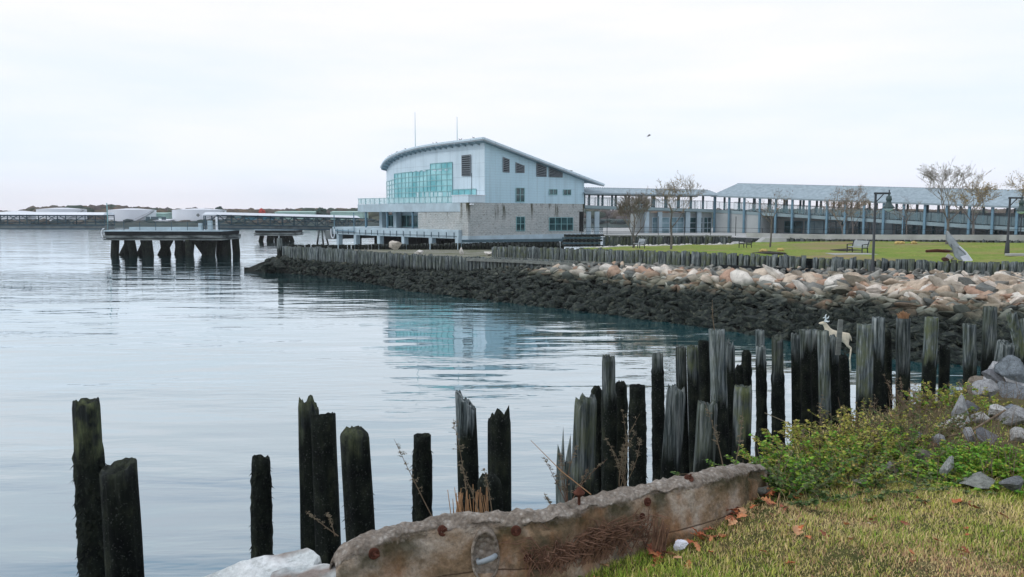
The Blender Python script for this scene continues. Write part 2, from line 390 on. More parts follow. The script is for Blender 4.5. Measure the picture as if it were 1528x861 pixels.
for tt in TT:
    for px in cols:
        if px <= 412: q = bank_pt(412, tt); k = (412-px)/36; q = q + Vector((-3.2*k, .6*k, -1.3*k*k-1.0*k))
        else: q = bank_pt(px, tt)
        if tt < 0: q.z = bank_base(px).z + .02
        q.z += .14*mn.noise(Vector((q.x*.8, q.y*.8, 3))) - .10
        V.append(q)
n = len(cols); Fq = [[r*n+i, (r+1)*n+i, (r+1)*n+i+1, r*n+i+1] for r in range(len(TT)-1) for i in range(n-1)]
tag(np_mesh('bank', [tuple(v) for v in V], Fq, mat['bank'], smooth=True), kind='structure')

# bulkheads: (px, depth, y top)
LW = [(415, 74, 367.5), (480, 70, 370), (540, 67, 374), (600, 63.6, 379), (690, 60, 383), (780, 56.5, 386), (866, 52.8, 391)]
RW = [(736, 61, 367.5), (800, 57.5, 369), (870, 53.4, 371.5), (1000, 47.9, 375.5), (1100, 45.3, 379), (1185, 43.3, 382), (1300, 40.6, 386.5), (1528, 35.3, 391.5), (1640, 33.3, 394), (1760, 31.6, 397)]
BW = [(430, 93, 365), (520, 92, 365), (620, 91, 364), (700, 90, 362.5), (845, 88, 361)]
BW2 = [(845, 81, 352), (925, 81, 352), (1090, 78, 352.5), (1190, 73, 356), (1300, 68.5, 357), (1528, 59.5, 358.5), (1700, 54.5, 360)]
def wline(W, px):
    w = np.array(W, float); return atY(px, np.interp(px, w[:, 0], w[:, 2]), np.interp(px, w[:, 0], w[:, 1]))
def sheet(name, near, far, m, rows=10, amp=.03, pxs=None, under=0):
    V = []
    for r in range(rows+1):
        for px in pxs:
            q = near(px).lerp(far(px), r/rows); q = Vector(q)
            if 0 < r < rows: q.z += amp*mn.noise(q*.5)
            V.append(tuple(q))
    n = len(pxs); Fq = [[r*n+i, r*n+i+1, (r+1)*n+i+1, (r+1)*n+i] for r in range(rows) for i in range(n-1)]
    return tag(np_mesh(name, V, Fq, m, smooth=True), kind='structure')
t = NT('lawn_turf'); p = t.pos()
n1 = t.noise(p, .35, 5, .6); n2 = t.noise(p, 6, 5, .7); n3 = t.noise(p, .12, 3)
c = t.ramp(n1, [(.32, (.15, .23, .035)), (.5, (.20, .26, .05)), (.68, (.27, .25, .08))])
c = t.mix(1.0, c, t.ramp(n2, [(.3, .6), (.7, 1.3)]), 'MULTIPLY'); c = t.mix(t.rng(n3, .52, .68), c, (.26, .20, .11))
t.bump(n2, .6, .06); mat['lawn'] = t.fin(c, .95, .1)
t = NT('gravel_pad'); p = t.pos(); n1 = t.noise(p, 7, 6, .8); n2 = t.noise(p, .3, 4)
c = t.ramp(n1, [(.35, (.05, .055, .045)), (.5, (.2, .2, .16)), (.7, (.42, .42, .37))]); c = t.mix(t.rng(n2, .48, .62), c, (.12, .13, .07)); t.bump(n1, .7, .05)
mat['gravel'] = t.fin(c, .95, .1)
def zoff(f, dz): return lambda px: f(px) + Vector((0, 0, dz))
lw = lambda px: wline(LW, px); rw = lambda px: wline(RW, px)
def lawn_far(px):
    pts = [(866, 80, 370), (930, 79.5, 367.5), (1000, 78.5, 366), (1090, 77, 364.5), (1120, 76, 361.5), (1185, 72.5, 360.5), (1300, 68, 360), (1528, 59, 362.5), (1760, 53, 365)]
    a = np.array(pts); return atY(px, np.interp(px, a[:, 0], a[:, 2]), np.interp(px, a[:, 0], a[:, 1]))
sheet('lawn', lambda px: rw(px) + Vector((0, .15, -.10)), lawn_far, mat['lawn'], 24, .12, np.arange(866, 1764, 8))
sheet('gravel_pad', lambda px: lw(px)+Vector((0, .2, -.12)), lambda px: atY(px, 372.5, 90), mat['gravel'], 12, .12, np.arange(416, 868, 8))
mat['conc'] = simple('promenade_concrete', (.36, .37, .36), .85, .2, .8, .2)
sheet('promenade', lambda px: wline(BW2, px)+Vector((0, .25, -.1)), lambda px: atY(px, 340, 220)*1.0, mat['conc'], 10, 0, np.arange(900, 1764, 12))
# the far shore fades a little in the air
hb = MB(); hb.box(-1350, 1350, -80, 1550, -4.5, 40); ho = tag(hb.build('haze', None), kind='stuff')
hm = bpy.data.materials.new('thin_air'); hm.use_nodes = True; hn = hm.node_tree; hn.nodes.clear(); hv = hn.nodes.new('ShaderNodeVolumePrincipled'); hoo = hn.nodes.new('ShaderNodeOutputMaterial')
hv.inputs['Color'].default_value = (.95, .98, 1, 1); hv.inputs['Density'].default_value = .00022; hn.links.new(hv.outputs[0], hoo.inputs['Volume']); ho.data.materials.append(hm)
# ---------------------------------------------------------------- pile walls
def pile_geo(r, z0, z1, n=12, rows=5, style='rough', lean=(0, 0), seed=0, wob=.06, taper=.0):
    rr = random.Random(seed); V = []; Fc = []
    ang = [2*math.pi*k/n for k in range(n)]
    groove = [1+wob*(mn.noise(Vector((math.cos(a)*3, math.sin(a)*3, seed*1.7)))*2) for a in ang]
    zt = []
    for k, a in enumerate(ang):
        s = mn.noise(Vector((math.cos(a)*1.6, math.sin(a)*1.6, seed*3.1)))
        s2 = rr.random()
        zt.append({'flat': .012*s2, 'rough': .03*s2+.04*s, 'round': -.05+.02*s2, 'jagged': .16*s+.07*s2-.05, 'split': (.0 if math.cos(a) < -.45 else -.11 if math.cos(a) < .1 else -.17 if math.cos(a) < .6 else -.24)+.05*s2,
                   'slant': .045*math.cos(a-seed)+.03*s2, 'spiky': .5*s+.2*s2-.22}[style])
    for i in range(rows+1):
        f = i/rows; last = i == rows
        for k, a in enumerate(ang):
            q = r*(1+taper*(1-f))*groove[k]*(1+wob*.5*mn.noise(Vector((math.cos(a)*2, math.sin(a)*2, f*(z1-z0)*1.3+seed*9))))
            if last and style in ('round', 'rough', 'jagged', 'spiky'): q *= .93
            z = z0+(z1-z0)*f + (zt[k] if last else (zt[k]*max(0, (f-.8)/.2)*.6 if style in ('jagged', 'spiky', 'split') else 0))
            V.append((math.cos(a)*q+lean[0]*f, math.sin(a)*q+lean[1]*f, z))
    for i in range(rows):
        for k in range(n):
            j = (k+1) % n; Fc.append([i*n+k, i*n+j, (i+1)*n+j, (i+1)*n+k])
    b0 = rows*n; i0 = len(V)
    for k, a in enumerate(ang):
        V.append((math.cos(a)*r*.55+lean[0], math.sin(a)*r*.55+lean[1], z1+zt[k]*.4+rr.uniform(-.03, .01)-(.03 if style != 'round' else -.04)))
    V.append((lean[0], lean[1], z1+(.0 if style == 'round' else -.06)+ (0 if style not in ('jagged', 'spiky', 'split') else -.12)))
    for k in range(n):
        j = (k+1) % n; Fc.append([b0+k, b0+j, i0+j, i0+k]); Fc.append([i0+k, i0+j, len(V)-1])
    return V, Fc
variants = []
for s in range(12):
    V, Fc = pile_geo(.155, 0, 1, 10, 4, random.choice(['rough', 'flat', 'rough', 'slant', 'flat']), seed=s+3)
    me = bpy.data.meshes.new('pile'); me.from_pydata(V, [], Fc); me.update(); me.materials.append(mat['pile'])
    me.polygons.foreach_set('use_smooth', [True]*len(me.polygons)); variants.append(me)
def pile_wall(W, px0, px1, step, zbase, label, tide, name='bulkhead', grey=(.45, 1), waler=None, gaps=(), jit=.07, rmul=1.0, moss=.7):
    a, c = wline(W, px0), wline(W, px1)
    root = empty(name, (a.x, a.y, 0), 0, label, 'bulkhead wall')
    pts = [wline(W, px) for px in np.linspace(px0, px1, 60)]
    L_ = np.cumsum([0]+[(pts[i+1].xy-pts[i].xy).length for i in range(59)]); n = int(L_[-1]/step); cnt = 0
    for i in range(n+1):
        d = min(L_[-1], i*step+random.uniform(-.03, .03)); k = np.searchsorted(L_, d)-1; k = max(0, min(58, k))
        q = pts[k].lerp(pts[k+1], (d-L_[k])/(L_[k+1]-L_[k])); ppx = proj(q)[0]
        if any(g0 < ppx < g1 for g0, g1 in gaps): continue
        zb = zbase(ppx) if callable(zbase) else zbase
        o = bpy.data.objects.new('pile', random.choice(variants)); COL.objects.link(o); o.parent = root
        top = q.z + random.uniform(-jit, jit*.6)
        s = random.uniform(.86, 1.12)*rmul*step/.33
        o.location = (q.x-a.x+random.uniform(-.03, .03), q.y-a.y+random.uniform(-.05, .05), zb); o.scale = (s, s, top-zb)
        o.rotation_euler = (R(random.uniform(-1.5, 1.5)), R(random.uniform(-1.5, 1.5)), random.uniform(0, 6.28))
        o.color = (random.uniform(*grey), tide/5, random.choice([0, .2, moss, moss]), 1)
        cnt += 1
    if waler:
        for (q0, q1, dz, w, h, out, m) in waler:
            b = MB(); P = [wline(W, px)+Vector((-a.x, -a.y, 0)) for px in np.linspace(q0, q1, 12)]
            for u, v in zip(P, P[1:]):
                d = (v-u); nrm = Vector((d.y, -d.x, 0)).normalized()
                if nrm.y > 0: nrm = -nrm
                b.bar(u+nrm*out+Vector((0, 0, dz)), v+nrm*out+Vector((0, 0, dz)), w, h)
            b.build('waler', mat[m], root, bevel=.01)
    return root
mat['waler'] = simple('weathered_timber_beam', (.17, .185, .17), .9, .45, 3, .15, 0, .01, (1, 1, 5))
mat['darktimber'] = simple('tarred_timber', (.014, .018, .02), .8, .4, 3, .2, 0, .01)
bb = lambda px: bank_base(px).z-.4
pile_wall(LW, 416, 866, .335, bb, 'long low pile bulkhead with black wet foot, running out to the tip of the point', 1.2, waler=[(700, 862, -.18, .12, .22, .26, 'waler')], grey=(.55, 1), moss=.3)
pile_wall(RW, 736, 872, .30, lambda px: 1.6, 'short upper pile bulkhead between the gravel pad and the left end of the lawn', .6, name='bulkhead', waler=[(736, 868, -.9, .14, .2, .3, 'waler')], grey=(.5, 1))
pile_wall(RW, 872, 1650, .32, bb, 'grey green pile bulkhead holding the lawn above the light boulders', .9, waler=[(872, 1150, -.86, .12, .14, .32, 'waler'), (1080, 1650, -.74, .26, .22, .32, 'darktimber')],
          gaps=[(1207, 1216)], grey=(.75, 1), moss=.75)
pile_wall(BW, 432, 843, .40, lambda px: .9, 'rear row of dark low piles under the waterfront building deck', 1.9, grey=(.15, .6), moss=.2, waler=[(690, 843, .22, .25, .32, .3, 'bridge')])
pile_wall(BW2, 906, 1092, .36, lambda px: 1.5, 'rear pile retaining wall behind the rubble strip at the left end of the lawn', 1.2, grey=(.2, .85), waler=[(900, 1092, .02, .4, .12, 0, 'waler')])
pile_wall(BW2, 1150, 1700, .45, lambda px: 1.9, 'low pile edging below the promenade along the far side of the lawn', 1.2, grey=(.2, .8), waler=[(1115, 1700, .18, .5, .42, -.05, 'conc')])
# stacked dark timber crib at the end of the rear row
root = empty('timber_crib', tuple(atY(872, 368, 80)), R(6), 'dark stacked timber crib between the building base and the rear pile wall', 'timber crib')
for i in range(5):
    b = MB()
    b.box(-2.0-.25*random.random(), 1.5+.5*random.random(), -.14-.05*random.random(), .14, i*.26, i*.26+.17); b.build('beam', mat['darktimber'] if i % 2 == 0 else mat['bridge'], root, bevel=.015)
b = MB()
for i in range(9): b.box(-2.0+i*.42, -1.85+i*.42, -.1, .3, 0, 1.24)
b.box(-2.0, 1.7, .31, .4, 0, 1.1)
b.build('post_row', mat['waler'], root)
# tall corner pile at the tip, and the single post at the lawn wall
def lone_pile(px, ytop, Y, r, z0, lean, col, label, style='rough', group=None, n=20, rows=16):
    top = atY(px, ytop, Y); V, Fc = pile_geo(r, z0, top.z, n, rows, style, lean, seed=int(px))
    me = bpy.data.meshes.new('piling'); me.from_pydata(V, [], Fc); me.polygons.foreach_set('use_smooth', [True]*len(me.polygons))
    o = link_mesh('piling', me, mat['pile']); o.location = (top.x-lean[0], Y-lean[1], 0); o.color = (*col, 1)
    return tag(o, label, 'piling', group)
lone_pile(417, 356, 73.6, .24, .3, (0, 0), (.8, 2.2/5, .1), 'thick square looking grey post at the outer corner of the point')
lone_pile(1246, 385.5, 39.3, .15, 1.4, (.12, 0), (.9, .2, .2), 'lone grey post leaning against the lawn bulkhead above the pale boulders')

# ---------------------------------------------------------------- rocks
def rock_arr(seed, sub=3, cuts=18, squash=(1, .8, .7)):
    g = np.random.default_rng(seed); v, f = IC[sub]; v = v.copy()*1.25
    for _ in range(cuts):
        d = g.normal(size=3); d /= np.linalg.norm(d); h = g.uniform(.42, .78); k = v@d; m = k > h; v[m] -= np.outer(k[m]-h, d)
    v += g.normal(size=v.shape)*.01
    v *= np.array(squash); return v, f
ROCKS = [rock_arr(i, 4) for i in range(14)]; ROCKM = [rock_arr(i, 3) for i in range(14)]; ROCKL = [rock_arr(i+50, 2, 14) for i in range(12)]
rock_me = []
for i, (v, f) in enumerate(ROCKS):
    me = bpy.data.meshes.new('boulder'); me.from_pydata(v.tolist(), [], f.tolist()); me.update(); me.materials.append(mat['rock'])
    rock_me.append(me)
warm = [(.48, .34, .25), (.52, .42, .32), (.58, .49, .39), (.66, .59, .51), (.44, .29, .21), (.42, .37, .30), (.72, .68, .61), (.38, .34, .27)]
greyp = [(.22, .22, .2), (.3, .3, .27), (.17, .18, .17)]
def rockcol(px, z):
    w = min(1, max(.0, (px-700)/250))
    return random.choice(warm) if random.random() < .3+.5*w else random.choice(greyp)
LM = [(450, 'at the outer corner post'), (520, 'under the outer bulkhead'), (590, 'under the largest gravel pad boulder'), (640, 'below the low flat white boulder'), (700, 'below the deck corner'), (745, 'under the brick corner of the building'),
      (790, 'below the upper pile bulkhead'), (835, 'below the wide brick wall window'), (885, 'where the two bulkheads meet'), (925, 'below the level walkway'), (975, 'below the twiggy tree'), (1030, 'below the tall bare tree'), (1075, 'below the entrance pavilion'), (1125, 'below the dark bench'),
      (1175, 'below the thin young tree'), (1225, 'left of the lone leaning post'), (1265, 'right of the lone leaning post'), (1310, 'below the front lamp post'), (1355, 'right of the front lamp post'), (1400, 'left of the winged sculpture'), (1445, 'below the winged sculpture'), (1490, 'below the second lamp post'), (9999, 'at the right edge of the photo')]
def zone_label(px, t, z, col, sc3, tilt):
    seg = next(n for x, n in LM if px < x); s = sc3.y
    size = 'large' if s > .54 else 'medium' if s > .40 else 'small'
    shape = 'tilted slab' if sc3.z/sc3.x < .42 and tilt < -22 else 'flat' if sc3.z/sc3.x < .42 else 'long' if sc3.x/sc3.y > 1.5 else 'blocky'
    row = 'in the top row' if t < .13 else 'in the second row' if t < .25 else 'in the middle rows' if t < .5 else 'low on the bank' if t < .8 else 'at the waterline'
    if z > 1.5: hue = 'pinkish' if col[0]/max(col[2], .01) > 1.75 else 'cream' if col[0] > .5 else 'tan' if col[0] > .34 else 'grey'
    else: hue = 'dark weedy'
    return f"{size} {hue} {shape} rock {row} {seg}".replace('middling', 'medium')
cand = []
for i in range(3200):   # candidate places, more on the nearer bank
    px = 395 + (1700-395)*random.random()**.72; t = random.uniform(.0, 1.04)
    q = bank_pt(px, t)
    d = q.y; up = t < .42 and px > 800
    s = random.uniform(.30, .62)*(1.25 if up else .9)*(1 if px > 800 else .85)
    cand.append((s/d, px, t, q, s))
for i in range(125):    # the dense light rows along the wall
    px = 820+(1690-820)*(i+random.random())/125; t = random.choice([.05, .12, .2, .28])+random.uniform(-.03, .03)
    q = bank_pt(px, t); s = random.uniform(.36, .78); cand.append((s/q.y+.03, px, t, q, s))
cand.sort(key=lambda c: -c[0] if 420 < c[1] < 1530 else 1)
Vs, Fs, Cs, nv = [], [], [], 0
for i, (k, px, t, q, s) in enumerate(cand):
    a = random.uniform(-.5, .5); s *= .92; sc3 = Vector((s*random.uniform(.9, 1.6), s*random.uniform(.8, 1.2), s*random.uniform(.55, 1.0)))
    rot = (R(random.uniform(-18, 30)), R(random.uniform(-48, 8) if t > .12 else random.uniform(-18, 12)), a+random.choice([0, math.pi]))
    z = q.z + sc3.z*.3 - (.66*(1-t/.3) if t < .3 else 0); col = rockcol(px, q.z)
    if i < 290:
        o = bpy.data.objects.new('riprap_boulder', rock_me[i % 14]); COL.objects.link(o)
        o.location = (q.x, q.y, z); o.scale = sc3; o.rotation_euler = rot; o.color = (*col, 1)
        tag(o, zone_label(px, t, q.z, col, sc3, math.degrees(rot[1])), 'boulder', 'riprap boulders on the bank')
    else:
        M = Matrix.LocRotScale(Vector((q.x, q.y, z)), Matrix.Identity(3) if 0 else __import__('mathutils').Euler(rot).to_matrix(), sc3)
        v, f = (ROCKL if q.y > 40 else ROCKM)[i % 12]; Mn = np.array(M)
        Vs.append(v@Mn[:3, :3].T+Mn[:3, 3]); Fs.append(f+nv); nv += len(v); Cs.append(np.tile(col, (len(v), 1)))
# small rubble between
for i in range(5200):
    px = 404 + (1750-404)*random.random()**.72; t = random.uniform(-.03, 1.1); q = bank_pt(px, t); s = random.uniform(.10, .27)
    v, f = ROCKL[i % 12]; e = __import__('mathutils').Euler([random.uniform(-.8, .8), random.uniform(-.8, .3), random.uniform(0, 6.28)])
    Mn = np.array(Matrix.LocRotScale(q+Vector((0, 0, .05)), e.to_matrix(), Vector((s*1.5, s, s*.8)))); Vs.append(v@Mn[:3, :3].T+Mn[:3, 3]); Fs.append(f+nv); nv += len(v)
    Cs.append(np.tile(rockcol(px, q.z) if random.random() < .25 else random.choice(greyp), (len(v), 1)))
tag(np_mesh('rubble', np.vstack(Vs), np.vstack(Fs), mat['rock_a'], col=np.vstack(Cs)), 'dark riprap rubble filling the bank between the boulders', 'rubble', kind='stuff')
# tip of the point
def dry_rock(px, py, z, w, h, col, label, Y=None, seed=None, rot=(0, 0, 0), d=None, cat='boulder', group=None, mt='dryrock', sub=4):
    p = atY(px, py, Y) if Y else atZ(px, py, z); Yy = p.y; W = w*pmpp(math.hypot(Yy, CZ-p.z))/2; H = h*pmpp(Yy)/2
    v, f = rock_arr(seed or int(px*7+py), sub, 16, (1, 1, 1))
    me = bpy.data.meshes.new('boulder'); me.from_pydata((v/np.abs(v).max(0)).tolist(), [], f.tolist()); me.update(); me.materials.append(mat[mt])
    o = bpy.data.objects.new('boulder', me); COL.objects.link(o); o.location = p; o.scale = (W, d or W*.8, H); o.rotation_euler = rot; o.color = (*col, 1)
    return tag(o, label, cat, group)
cream = (.62, .57, .5)
dry_rock(589, 367.5, 0, 24, 17, cream, 'largest rounded cream boulder standing on the gravel pad before the building', 71.5, seed=5)
dry_rock(626, 376, 0, 17, 8, (.68, .66, .62), 'low flat white boulder on the gravel pad right of the largest one', 70.5, seed=6)
dry_rock(687.5, 375.5, 0, 9, 14, (.7, .67, .62), 'upright white boulder on the gravel pad in front of the deck corner', 70, seed=7)
dry_rock(728, 379, 0, 15, 8, (.66, .63, .58), 'low pale boulder at the foot of the upper pile bulkhead', 67.5, seed=8)
for i in range(9):
    px = 384+i*4.2; q2 = atY(px, 403-i*1.15, 73); o = bpy.data.objects.new('riprap_boulder', rock_me[i]); COL.objects.link(o)
    o.location = q2; s = .32+.10*i; o.scale = (s*1.5, s*1.2, s*.75); o.rotation_euler = (.2, -.3, i); o.color = (.15, .15, .14, 1)
    tag(o, ['outermost', 'second', 'third', 'fourth', 'fifth', 'sixth', 'seventh', 'eighth', 'ninth'][i]+' dark wet boulder counted inward from the outer tip of the point', 'boulder', 'boulders at the tip of the point')
# rubble strip at the left of the lawn, concrete ramp block
Vs, Fs, Cs, nv = [], [], [], 0
for i in range(520):
    px = random.uniform(880, 1112); y = 371.5-(px-880)*.022 if px < 1070 else 367.5-(px-1070)*.12
    Yd = 78; q = atY(px, np.interp(px, [880, 950, 1090, 1115], [371, 368.5, 366.5, 363.5])+random.uniform(-1.6, 1.2), Yd+random.uniform(-2, 0)); s = random.uniform(.1, .26)
    v, f = ROCKL[i % 12]; Vs.append(v*np.array((s*1.3, s, s))+np.array(q)); Fs.append(f+nv); nv += len(v); g = random.uniform(.35, .7); Cs.append(np.tile((g, g*.98, g*.94), (len(v), 1)))
tag(np_mesh('rubble_strip', np.vstack(Vs), np.vstack(Fs), m_attr('pale_rubble'), col=np.vstack(Cs)), 'strip of broken white stone between the rear pile wall and the lawn', 'rubble', kind='stuff')
p = atY(1158, 363, 73.5); b = MB(); b.hexa([(-1.9, 0, -.3), (1.3, 0, -.3), (1.3, 1.6, -.3), (-1.9, 1.6, -.3)], [(-.9, .2, .5), (1.25, .2, .5), (1.25, 1.5, .5), (-.9, 1.5, .5)])
o = b.build('concrete_block', mat['conc'], bevel=.03); o.location = p; tag(o, 'sloped concrete block at the lawn edge right of the dark bench', 'concrete block')
p = atY(1098, 366, 81); dr = dry_rock(1098, 364.5, 0, 22, 9, (.45, .45, .44), 'broad grey rock at the end of the rear pile wall behind the dark bench', 76, seed=19)
# ---------------------------------------------------------------- the waterfront building (local x runs along the gable, y back along the curved side)
BC = Vector((-3.2, 95, 0)); BA = math.atan2(.667, .745); Uv = Vector((math.cos(BA), math.sin(BA), 0)); Vv = Vector((-math.sin(BA), math.cos(BA), 0))
def toL(p): d = Vector(p)-BC; return Vector((d.dot(Uv), d.dot(Vv), p[2]))
def toW(u, v, z): return BC+Uv*u+Vv*v+Vector((0, 0, z))
def gable(px, py, v=0.0):      # picture point on the plane y=v of the building
    d = ray(px, py); o = Vector((0, 0, CZ)); n = Vv; t = ((BC+Vv*v-o).dot(n))/d.dot(n); return toL(o+d*t)
def side(px, py, u=0.0):
    d = ray(px, py); o = Vector((0, 0, CZ)); t = ((BC+Uv*u-o).dot(Uv))/d.dot(Uv); return toL(o+d*t)
VK = 1.0
def uw(v):
    v = v/VK; return -min(1, v/6)*.9 + 7.0*(max(0, v-8)/19)**4 if v > 0 else 0
for _ in range(60):            # stretch the curve until its silhouette falls where the photo has it
    m = min(proj(toW(uw(v), v, 8))[0] for v in np.arange(10, 34, .25))
    VK += (m-577)*.003
vmax = min((proj(toW(uw(v), v, 8))[0], v) for v in np.arange(10, 34, .25))[1]; VE = vmax+4.5
VS = [0, .01]+list(np.linspace(1, VE, 44))
ytab = [(569, 247), (572, 241), (576, 236.5), (582, 232.5), (592, 227.5), (605, 223), (622, 218.5), (645, 214.5), (670, 211), (700, 207.5), (716, 205.2), (730, 205)]
def overhang(v): return .9
def zw(v):                     # height of the curved roof edge
    v = min(v, vmax-1); p = toW(uw(v)-overhang(v), v, 0); px = proj((p.x, p.y, 12))[0]
    y = np.interp(px, [a for a, _ in ytab], [c for _, c in ytab]); d = math.hypot(p.y, 0)
    return atY(px, y, p.y).z
ZE = 9.25; UE = 20.0
def roofz(u, v):
    w = zw(v); u0 = uw(v)-overhang(v); f = (u-u0)/(UE-u0); return w+(ZE-w)*f
bld = empty('waterfront_building', BC, BA, 'pale blue waterfront building with curved glass front, sloping roof and grey brick ground floor', 'building')
# materials
def m_siding():
    t = NT('pale_lap_siding'); z = t.z(); lap = t.math('FRACT', t.math('MULTIPLY', z, 3.2))
    n = t.noise(t.pos((1, 1, .4)), .5, 5); c = t.ramp(n, [(.3, (.44, .63, .72)), (.7, (.50, .69, .78))])
    c = t.mix(t.math('MULTIPLY', t.rng(lap, .9, .97), .45), c, (.2, .28, .33)); st_ = t.noise(t.pos((2.2, 2.2, .10)), 1, 5, .6); c = t.mix(t.math('MULTIPLY', t.rng(st_, .5, .72), .35), c, (.22, .31, .34)); t.bump(lap, .5, .02); return t.fin(c, .6, .25)
mat['siding'] = m_siding()
t = NT('pale_panel_cladding'); s3 = t.n('ShaderNodeSeparateXYZ'); t.l(t.pos(kind='obj'), s3.inputs[0])
jz = t.math('FRACT', t.math('MULTIPLY', s3.outputs[2], .62)); jy = t.math('FRACT', t.math('MULTIPLY', t.math('ADD', s3.outputs[1], s3.outputs[0]), .42))
c = t.ramp(t.noise(t.pos(kind='obj'), .5, 5), [(.3, (.52, .64, .71)), (.7, (.59, .71, .78))]); st_ = t.noise(t.pos((1.5, 1.5, .10), 'obj'), 1.3, 5, .6)
c = t.mix(t.math('MULTIPLY', t.rng(st_, .5, .72), .3), c, (.26, .35, .38)); c = t.mix(t.math('MULTIPLY', t.math('MAXIMUM', t.rng(jz, .975, .985), t.rng(jy, .98, .99)), .55), c, (.16, .24, .28)); mat['panel'] = t.fin(c, .55, .3)
t = NT('painted_brick'); p = t.pos(kind='obj'); s3 = t.n('ShaderNodeSeparateXYZ'); t.l(p, s3.inputs[0]); cb = t.n('ShaderNodeCombineXYZ')
t.l(t.math('ADD', s3.outputs[0], s3.outputs[1]), cb.inputs[0]); t.l(s3.outputs[2], cb.inputs[1])
bt = t.n('ShaderNodeTexBrick'); t.l(cb.outputs[0], bt.inputs[0]); bt.inputs['Scale'].default_value = 1
bt.inputs['Brick Width'].default_value = .62; bt.inputs['Row Height'].default_value = .21; bt.inputs['Mortar Size'].default_value = .02
bt.inputs['Color1'].default_value = (.47, .50, .49, 1); bt.inputs['Color2'].default_value = (.39, .42, .41, 1); bt.inputs['Mortar'].default_value = (.27, .30, .31, 1)
n1 = t.noise(t.pos((.5, .5, .5), 'obj'), 1.2, 6, .7); n2 = t.noise(t.pos((1.1, 1.1, .12), 'obj'), 1, 5, .6); n3 = t.noise(t.pos((2, 2, 5), 'obj'), 1.4, 6, .75)
c = t.mix(t.math('MULTIPLY', t.rng(n3, .54, .62), .85), bt.outputs[0], (.13, .115, .08)); c = t.mix(t.math('MULTIPLY', t.rng(n1, .45, .7), .5), c, (.56, .56, .54))
c = t.mix(t.math('MULTIPLY', t.rng(n2, .56, .62), t.rng(s3.outputs[2], 4.2, 6.2)), c, (.06, .06, .035))
t.bump(bt.outputs['Fac'], -.4, .02); mat['brick'] = t.fin(c, .9, .15)
def m_glass(name, c1, c2, rough=.08, sc_=.6):
    t = NT(name); n = t.noise(t.pos((1, 1, 1)), sc_, 3, .5); return t.fin(t.ramp(n, [(.35, c1), (.65, c2)]), rough, .6)
mat['glass_teal'] = m_glass('teal_curtain_glass', (.10, .39, .43), (.34, .66, .69), .06, .45)
mat['glass_pale'] = m_glass('pale_curtain_glass', (.42, .62, .66), (.55, .74, .76), .06, .3)
mat['glass_dark'] = m_glass('dark_window_glass', (.015, .045, .05), (.05, .13, .14), .05, .9)
mat['mullion'] = simple('grey_aluminium', (.20, .40, .42), .4, .05, 1, .5)
mat['roofing'] = simple('standing_seam_roof', (.42, .47, .51), .6, .08, .8, .3)
mat['soffit'] = simple('grey_soffit', (.26, .36, .42), .7, .15, .8, .2)
mat['louver'] = simple('dark_louver', (.018, .028, .034), .6, .2, 3)
mat['slat'] = simple('pale_louver_blade', (.25, .29, .32), .6, .15, 3)
mat['deckc'] = simple('deck_concrete', (.40, .50, .55), .8, .18, .7, .2)
mat['dark'] = simple('shade_fill_black', (.02, .022, .022), .9, .3, 1, .1)  # near-black colour standing in for shade under decks and in recesses
# upper walls
ring = [(uw(v), v) for v in VS] + [(8, VE+2), (17, VE+2), (17, 0)]
b = MB()
for i in range(len(ring)-1):
    (a, c), (d, e_) = ring[i], ring[i+1]
    b.quad((a, c, 6.62), (a, c, roofz(a, c)-.12), (d, e_, roofz(d, e_)-.12), (d, e_, 6.62))
o = b.build('curved_wall', mat['panel'], bld, True)
b = MB(); N_ = 12
us = np.linspace(0, 17, N_)
for a, d in zip(us, us[1:]): b.quad((a, -.004, 6.6), (d, -.004, 6.6), (d, -.004, roofz(d, 0)-.12), (a, -.004, roofz(a, 0)-.12))
b.build('gable_wall', mat['siding'], bld)
# roof: a bent slab
V = []; sv = [-.8]+list(np.linspace(.3, VE, 40)); su = np.linspace(0, 1, 14)
for k, dz in ((0, .0), (1, -.34)):
    for v in sv:
        u0 = uw(max(0, v))-overhang(v)
        for f in su:
            u = u0+((UE if v < .2 else 18.1)-u0)*f; V.append((u, v, roofz(u, max(v, 0))+dz*(1 if 0 else 1)))
nu, nvv = len(su), len(sv); Fc = []; off = nu*nvv
for i in range(nvv-1):
    for j in range(nu-1):
        a = i*nu+j; Fc.append([a, a+1, a+nu+1, a+nu]); Fc.append([off+a, off+a+nu, off+a+nu+1, off+a+1])
    a = i*nu; Fc.append([a, a+nu, off+a+nu, off+a]); a = i*nu+nu-1; Fc.append([a, off+a, off+a+nu, a+nu])
for j in range(nu-1): Fc.append([j, off+j, off+j+1, j+1])
me = bpy.data.meshes.new('roof'); me.from_pydata(V, [], Fc); me.update(); me.materials.append(mat['roofing']); me.materials.append(mat['soffit'])
for pg in me.polygons:
    if pg.normal.z < -.4: pg.material_index = 1
o = link_mesh('roof', me, None, bld)
b = MB()   # drip edge and soffit ribs
E = [(uw(max(0, v))-overhang(v), v) for v in sv]
for (a, c), (d, e_) in zip(E, E[1:]): b.bar((a-.05, c, roofz(a, max(0, c))-.1), (d-.05, e_, roofz(d, max(0, e_))-.1), .1, .22)
for a, d in zip(np.linspace(E[0][0], UE, 12), np.linspace(E[0][0], UE, 12)[1:]): b.bar((a, -.86, roofz(a, 0)-.1), (d, -.86, roofz(d, 0)-.1), .1, .24)
b.build('fascia', mat['panel'], bld)
for v in np.linspace(.8, vmax, 22):
    b = MB(); a = uw(v); b.bar((a-overhang(v)+.1, v, roofz(a-overhang(v)+.1, v)-.42), (a+.05, v, roofz(a, v)-.46), .1, .16); b.build('bracket', mat['soffit'], bld)
